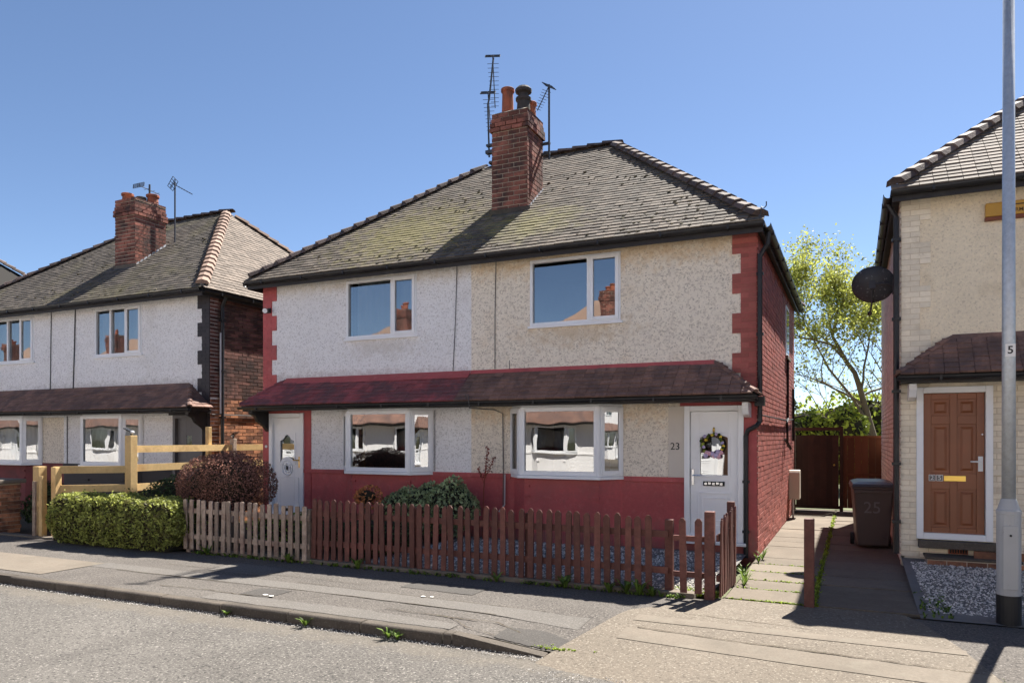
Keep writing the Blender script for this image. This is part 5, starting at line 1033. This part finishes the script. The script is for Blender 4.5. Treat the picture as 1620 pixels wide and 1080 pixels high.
# trees behind the passage
def tree(name, loc, label, trunk, m, levels=4, nleaf=16, size=.07, seed=3, r0=.27, spread=.55, zmin=3.0):
    rd = random.Random(seed); T = tag(empty(name, loc), label, 'tree', 'trees behind the houses'); b = MB(); tips = []
    def grow(p, d, L, r_, lv):
        pts = [p]; rs = [r_]; n = 4
        for k in range(n): d = (d + Vector((rd.gauss(0, .11), rd.gauss(0, .11), rd.gauss(.03, .08)))).normalized(); p = p + d * L / n; pts.append(p); rs.append(r_ * (1 - .45 * (k + 1) / n))
        b.tube(pts, rs, 6 if lv < 2 else 4, False)
        if lv >= 2: tips.extend([(q, lv) for q in pts[2:]])
        if lv < levels:
            for k in range(rd.choice((3, 4)) if lv else 5):
                q = pts[rd.choice((2, 3, 4, 4))]; a = d.orthogonal().normalized(); a.rotate(Matrix.Rotation(rd.uniform(0, 6.28), 3, d)); nd = (d * (1 - spread * .5) + a * rd.uniform(.4, 1) * spread * 1.5 + Vector((0, 0, .18))).normalized(); grow(q, nd, L * rd.uniform(.55, .8), r_ * .5, lv + 1)
    for (A, Bp, ra, rb_) in trunk: b.tube([A, (Vector(A) + Vector(Bp)) / 2 + Vector((.08, 0, 0)), Bp], [ra, (ra + rb_) / 2, rb_], 9, False)
    for (A, Bp, ra, rb_) in trunk:
        d = (Vector(Bp) - Vector(A)).normalized(); grow(Vector(Bp), d, 2.1, rb_, 0)
        for k in range(5): q = Vector(A).lerp(Vector(Bp), rd.uniform(.35, .95)); a = Vector((rd.uniform(-1, 1), rd.uniform(-1, 1), rd.uniform(.3, 1))).normalized(); grow(q, a, 1.9, rb_ * .5, 1)
    b.build('trunk', 'bark', T)
    P = []
    for q, lv in tips:
        dens = nleaf * (1 if q.z > zmin + 2 else .35 if q.z > zmin else .12)
        for k in range(int(dens * rd.uniform(.2, 1.5))): P.append((q.x + rd.gauss(0, .16), q.y + rd.gauss(0, .16), q.z + rd.gauss(0, .16)))
    P = np.array(P); leaves('crown', P, np.tile((0, 0, 1), (len(P), 1)), size, m, T, 1.2); return T
tree('ash_tree', (.95, 30, 0), 'tall tree with sparse yellow-green spring leaves above the passage gate', [((0, 0, 0), (-.75, .2, 3.7), .17, .1), ((-.15, 0, 1.2), (.75, .5, 4.2), .08, .055), ((-.5, 0, 2.4), (-1.8, .3, 4.4), .06, .04)], 'leaf_tree', 4, 7, .062, 5, zmin=3.4)
T = tag(empty('conifer_tree', (-2.2, 25, 0)), 'dark conifer beside the rear corner of the red side wall', 'tree', 'trees behind the houses'); MB().tube([(0, 0, 0), (0, 0, 5.2)], [.14, .02], 7).build('trunk', 'bark', T)
n = 9000; zz = rng.uniform(.2, 5.4, n); rr = (1.25 * (1 - zz / 6) * (.75 + .25 * np.sin(zz * 9))) * np.sqrt(rng.uniform(.2, 1, n)); aa = rng.uniform(0, 6.283, n); P = np.stack([rr * np.cos(aa), rr * np.sin(aa), zz - rr * .25], 1); leaves('crown', P, np.stack([np.cos(aa), np.sin(aa), .3 + 0 * aa], 1), .09, 'leaf_conifer', T, .7, .35)
bush('garden_shrub', (-.7, 26, 0), [((-.6, 0, 1.4), (.9, .8, 1.3)), ((.5, 0, 1.5), (.8, .8, 1.4))], .08, 'leaf_lime', 'lime green shrub showing over the passage gate', n=3800, e=2, group='shrubs behind the gate', amp=.12)
bush('garden_shrub', (.4, 34, 0), [((0, 0, 1.8), (2.4, 1.0, 1.9)), ((-2.2, 0, 1.6), (1.6, 1, 1.6))], .1, 'leaf_lime', 'pale green trees in the far garden behind the gate', n=4500, e=2, group='shrubs behind the gate', amp=.2)
# far house behind
fh = tag(empty('far_house', (6.0, 50, 0)), 'distant brick house with white window behind the tree', 'house')
MB().box((-4.2, 0, 0), (6, 8, 4.2)).build('wall', 'sooty_brick', fh); MB().add([(-4.6, -.3, 4.1), (6.4, -.3, 4.1), (6.4, 8.3, 4.1), (-4.6, 8.3, 4.1), (-1, 4, 7), (3, 4, 7)], [(0, 1, 5, 4), (1, 2, 5), (2, 3, 4, 5), (3, 0, 4), (3, 2, 1, 0)]).build('roof', 'roof_tile_dark', fh)
w = MB(); seg_frame(w, (-2.2, -.03), (-.8, -.03), 2.2, 3.5, .12, .1); w = w.build('window', 'upvc', fh); MB().box((-2.1, -.04, 2.3), (-.9, -.02, 3.4)).build('pane', 'car_glass', w); MB().box((-3.9, 1, 4), (-3.2, 1.8, 6)).build('chimney', 'sooty_brick', fh)

# ------------------------------------------------------------------ parked car across the road (mirrored in the left bay window)
def car(x, y, rz, label):
    c = tag(empty('parked_car', (x, y, -.1), rz), label, 'car'); prof = [(-2.0, .35), (-2.05, .6), (-1.95, .85), (-1.7, .95), (-1.2, 1.38), (-.6, 1.47), (.3, 1.45), (.75, 1.3), (1.2, .95), (1.9, .8), (2.05, .6), (2.05, .35), (1.75, .28), (-1.7, .28)]
    b = MB(); b.prism(prof, -.82, .82, 'y'); b.build('body', 'car_paint', c, smooth=False, bevel=.09)
    for s in (-1, 1):
        MB().prism([(-1.15, .97), (-.95, 1.33), (-.4, 1.39), (.28, 1.37), (.68, 1.24), (1.0, .97)], s * .815, s * .83, 'y').build('side_window', 'car_glass', c)
        for wx in (-1.25, 1.3): wl = MB().tube([(wx, s * .68, .31), (wx, s * .86, .31)], .31, 20).build('wheel', 'tyre', c); MB().tube([(wx, s * .861, .31), (wx, s * .87, .31)], .2, 12).build('rim', 'chrome', wl)
        MB().blob((1.93, s * .6, .68), (.1, .16, .09), 8, 6, 0).build('headlight', 'lamp_glass', c, smooth=True)
    MB().add([(.34, -.7, 1.45), (.34, .7, 1.45), (1.2, .72, .98), (1.2, -.72, .98)], [(0, 1, 2, 3)]).build('windscreen', 'car_glass', c); MB().box((2.02, -.45, .45), (2.07, .45, .6)).build('grille', 'black', c)
car(-17.3, 1.35, 0, 'silver car parked across the road, mirrored in the left bay window')
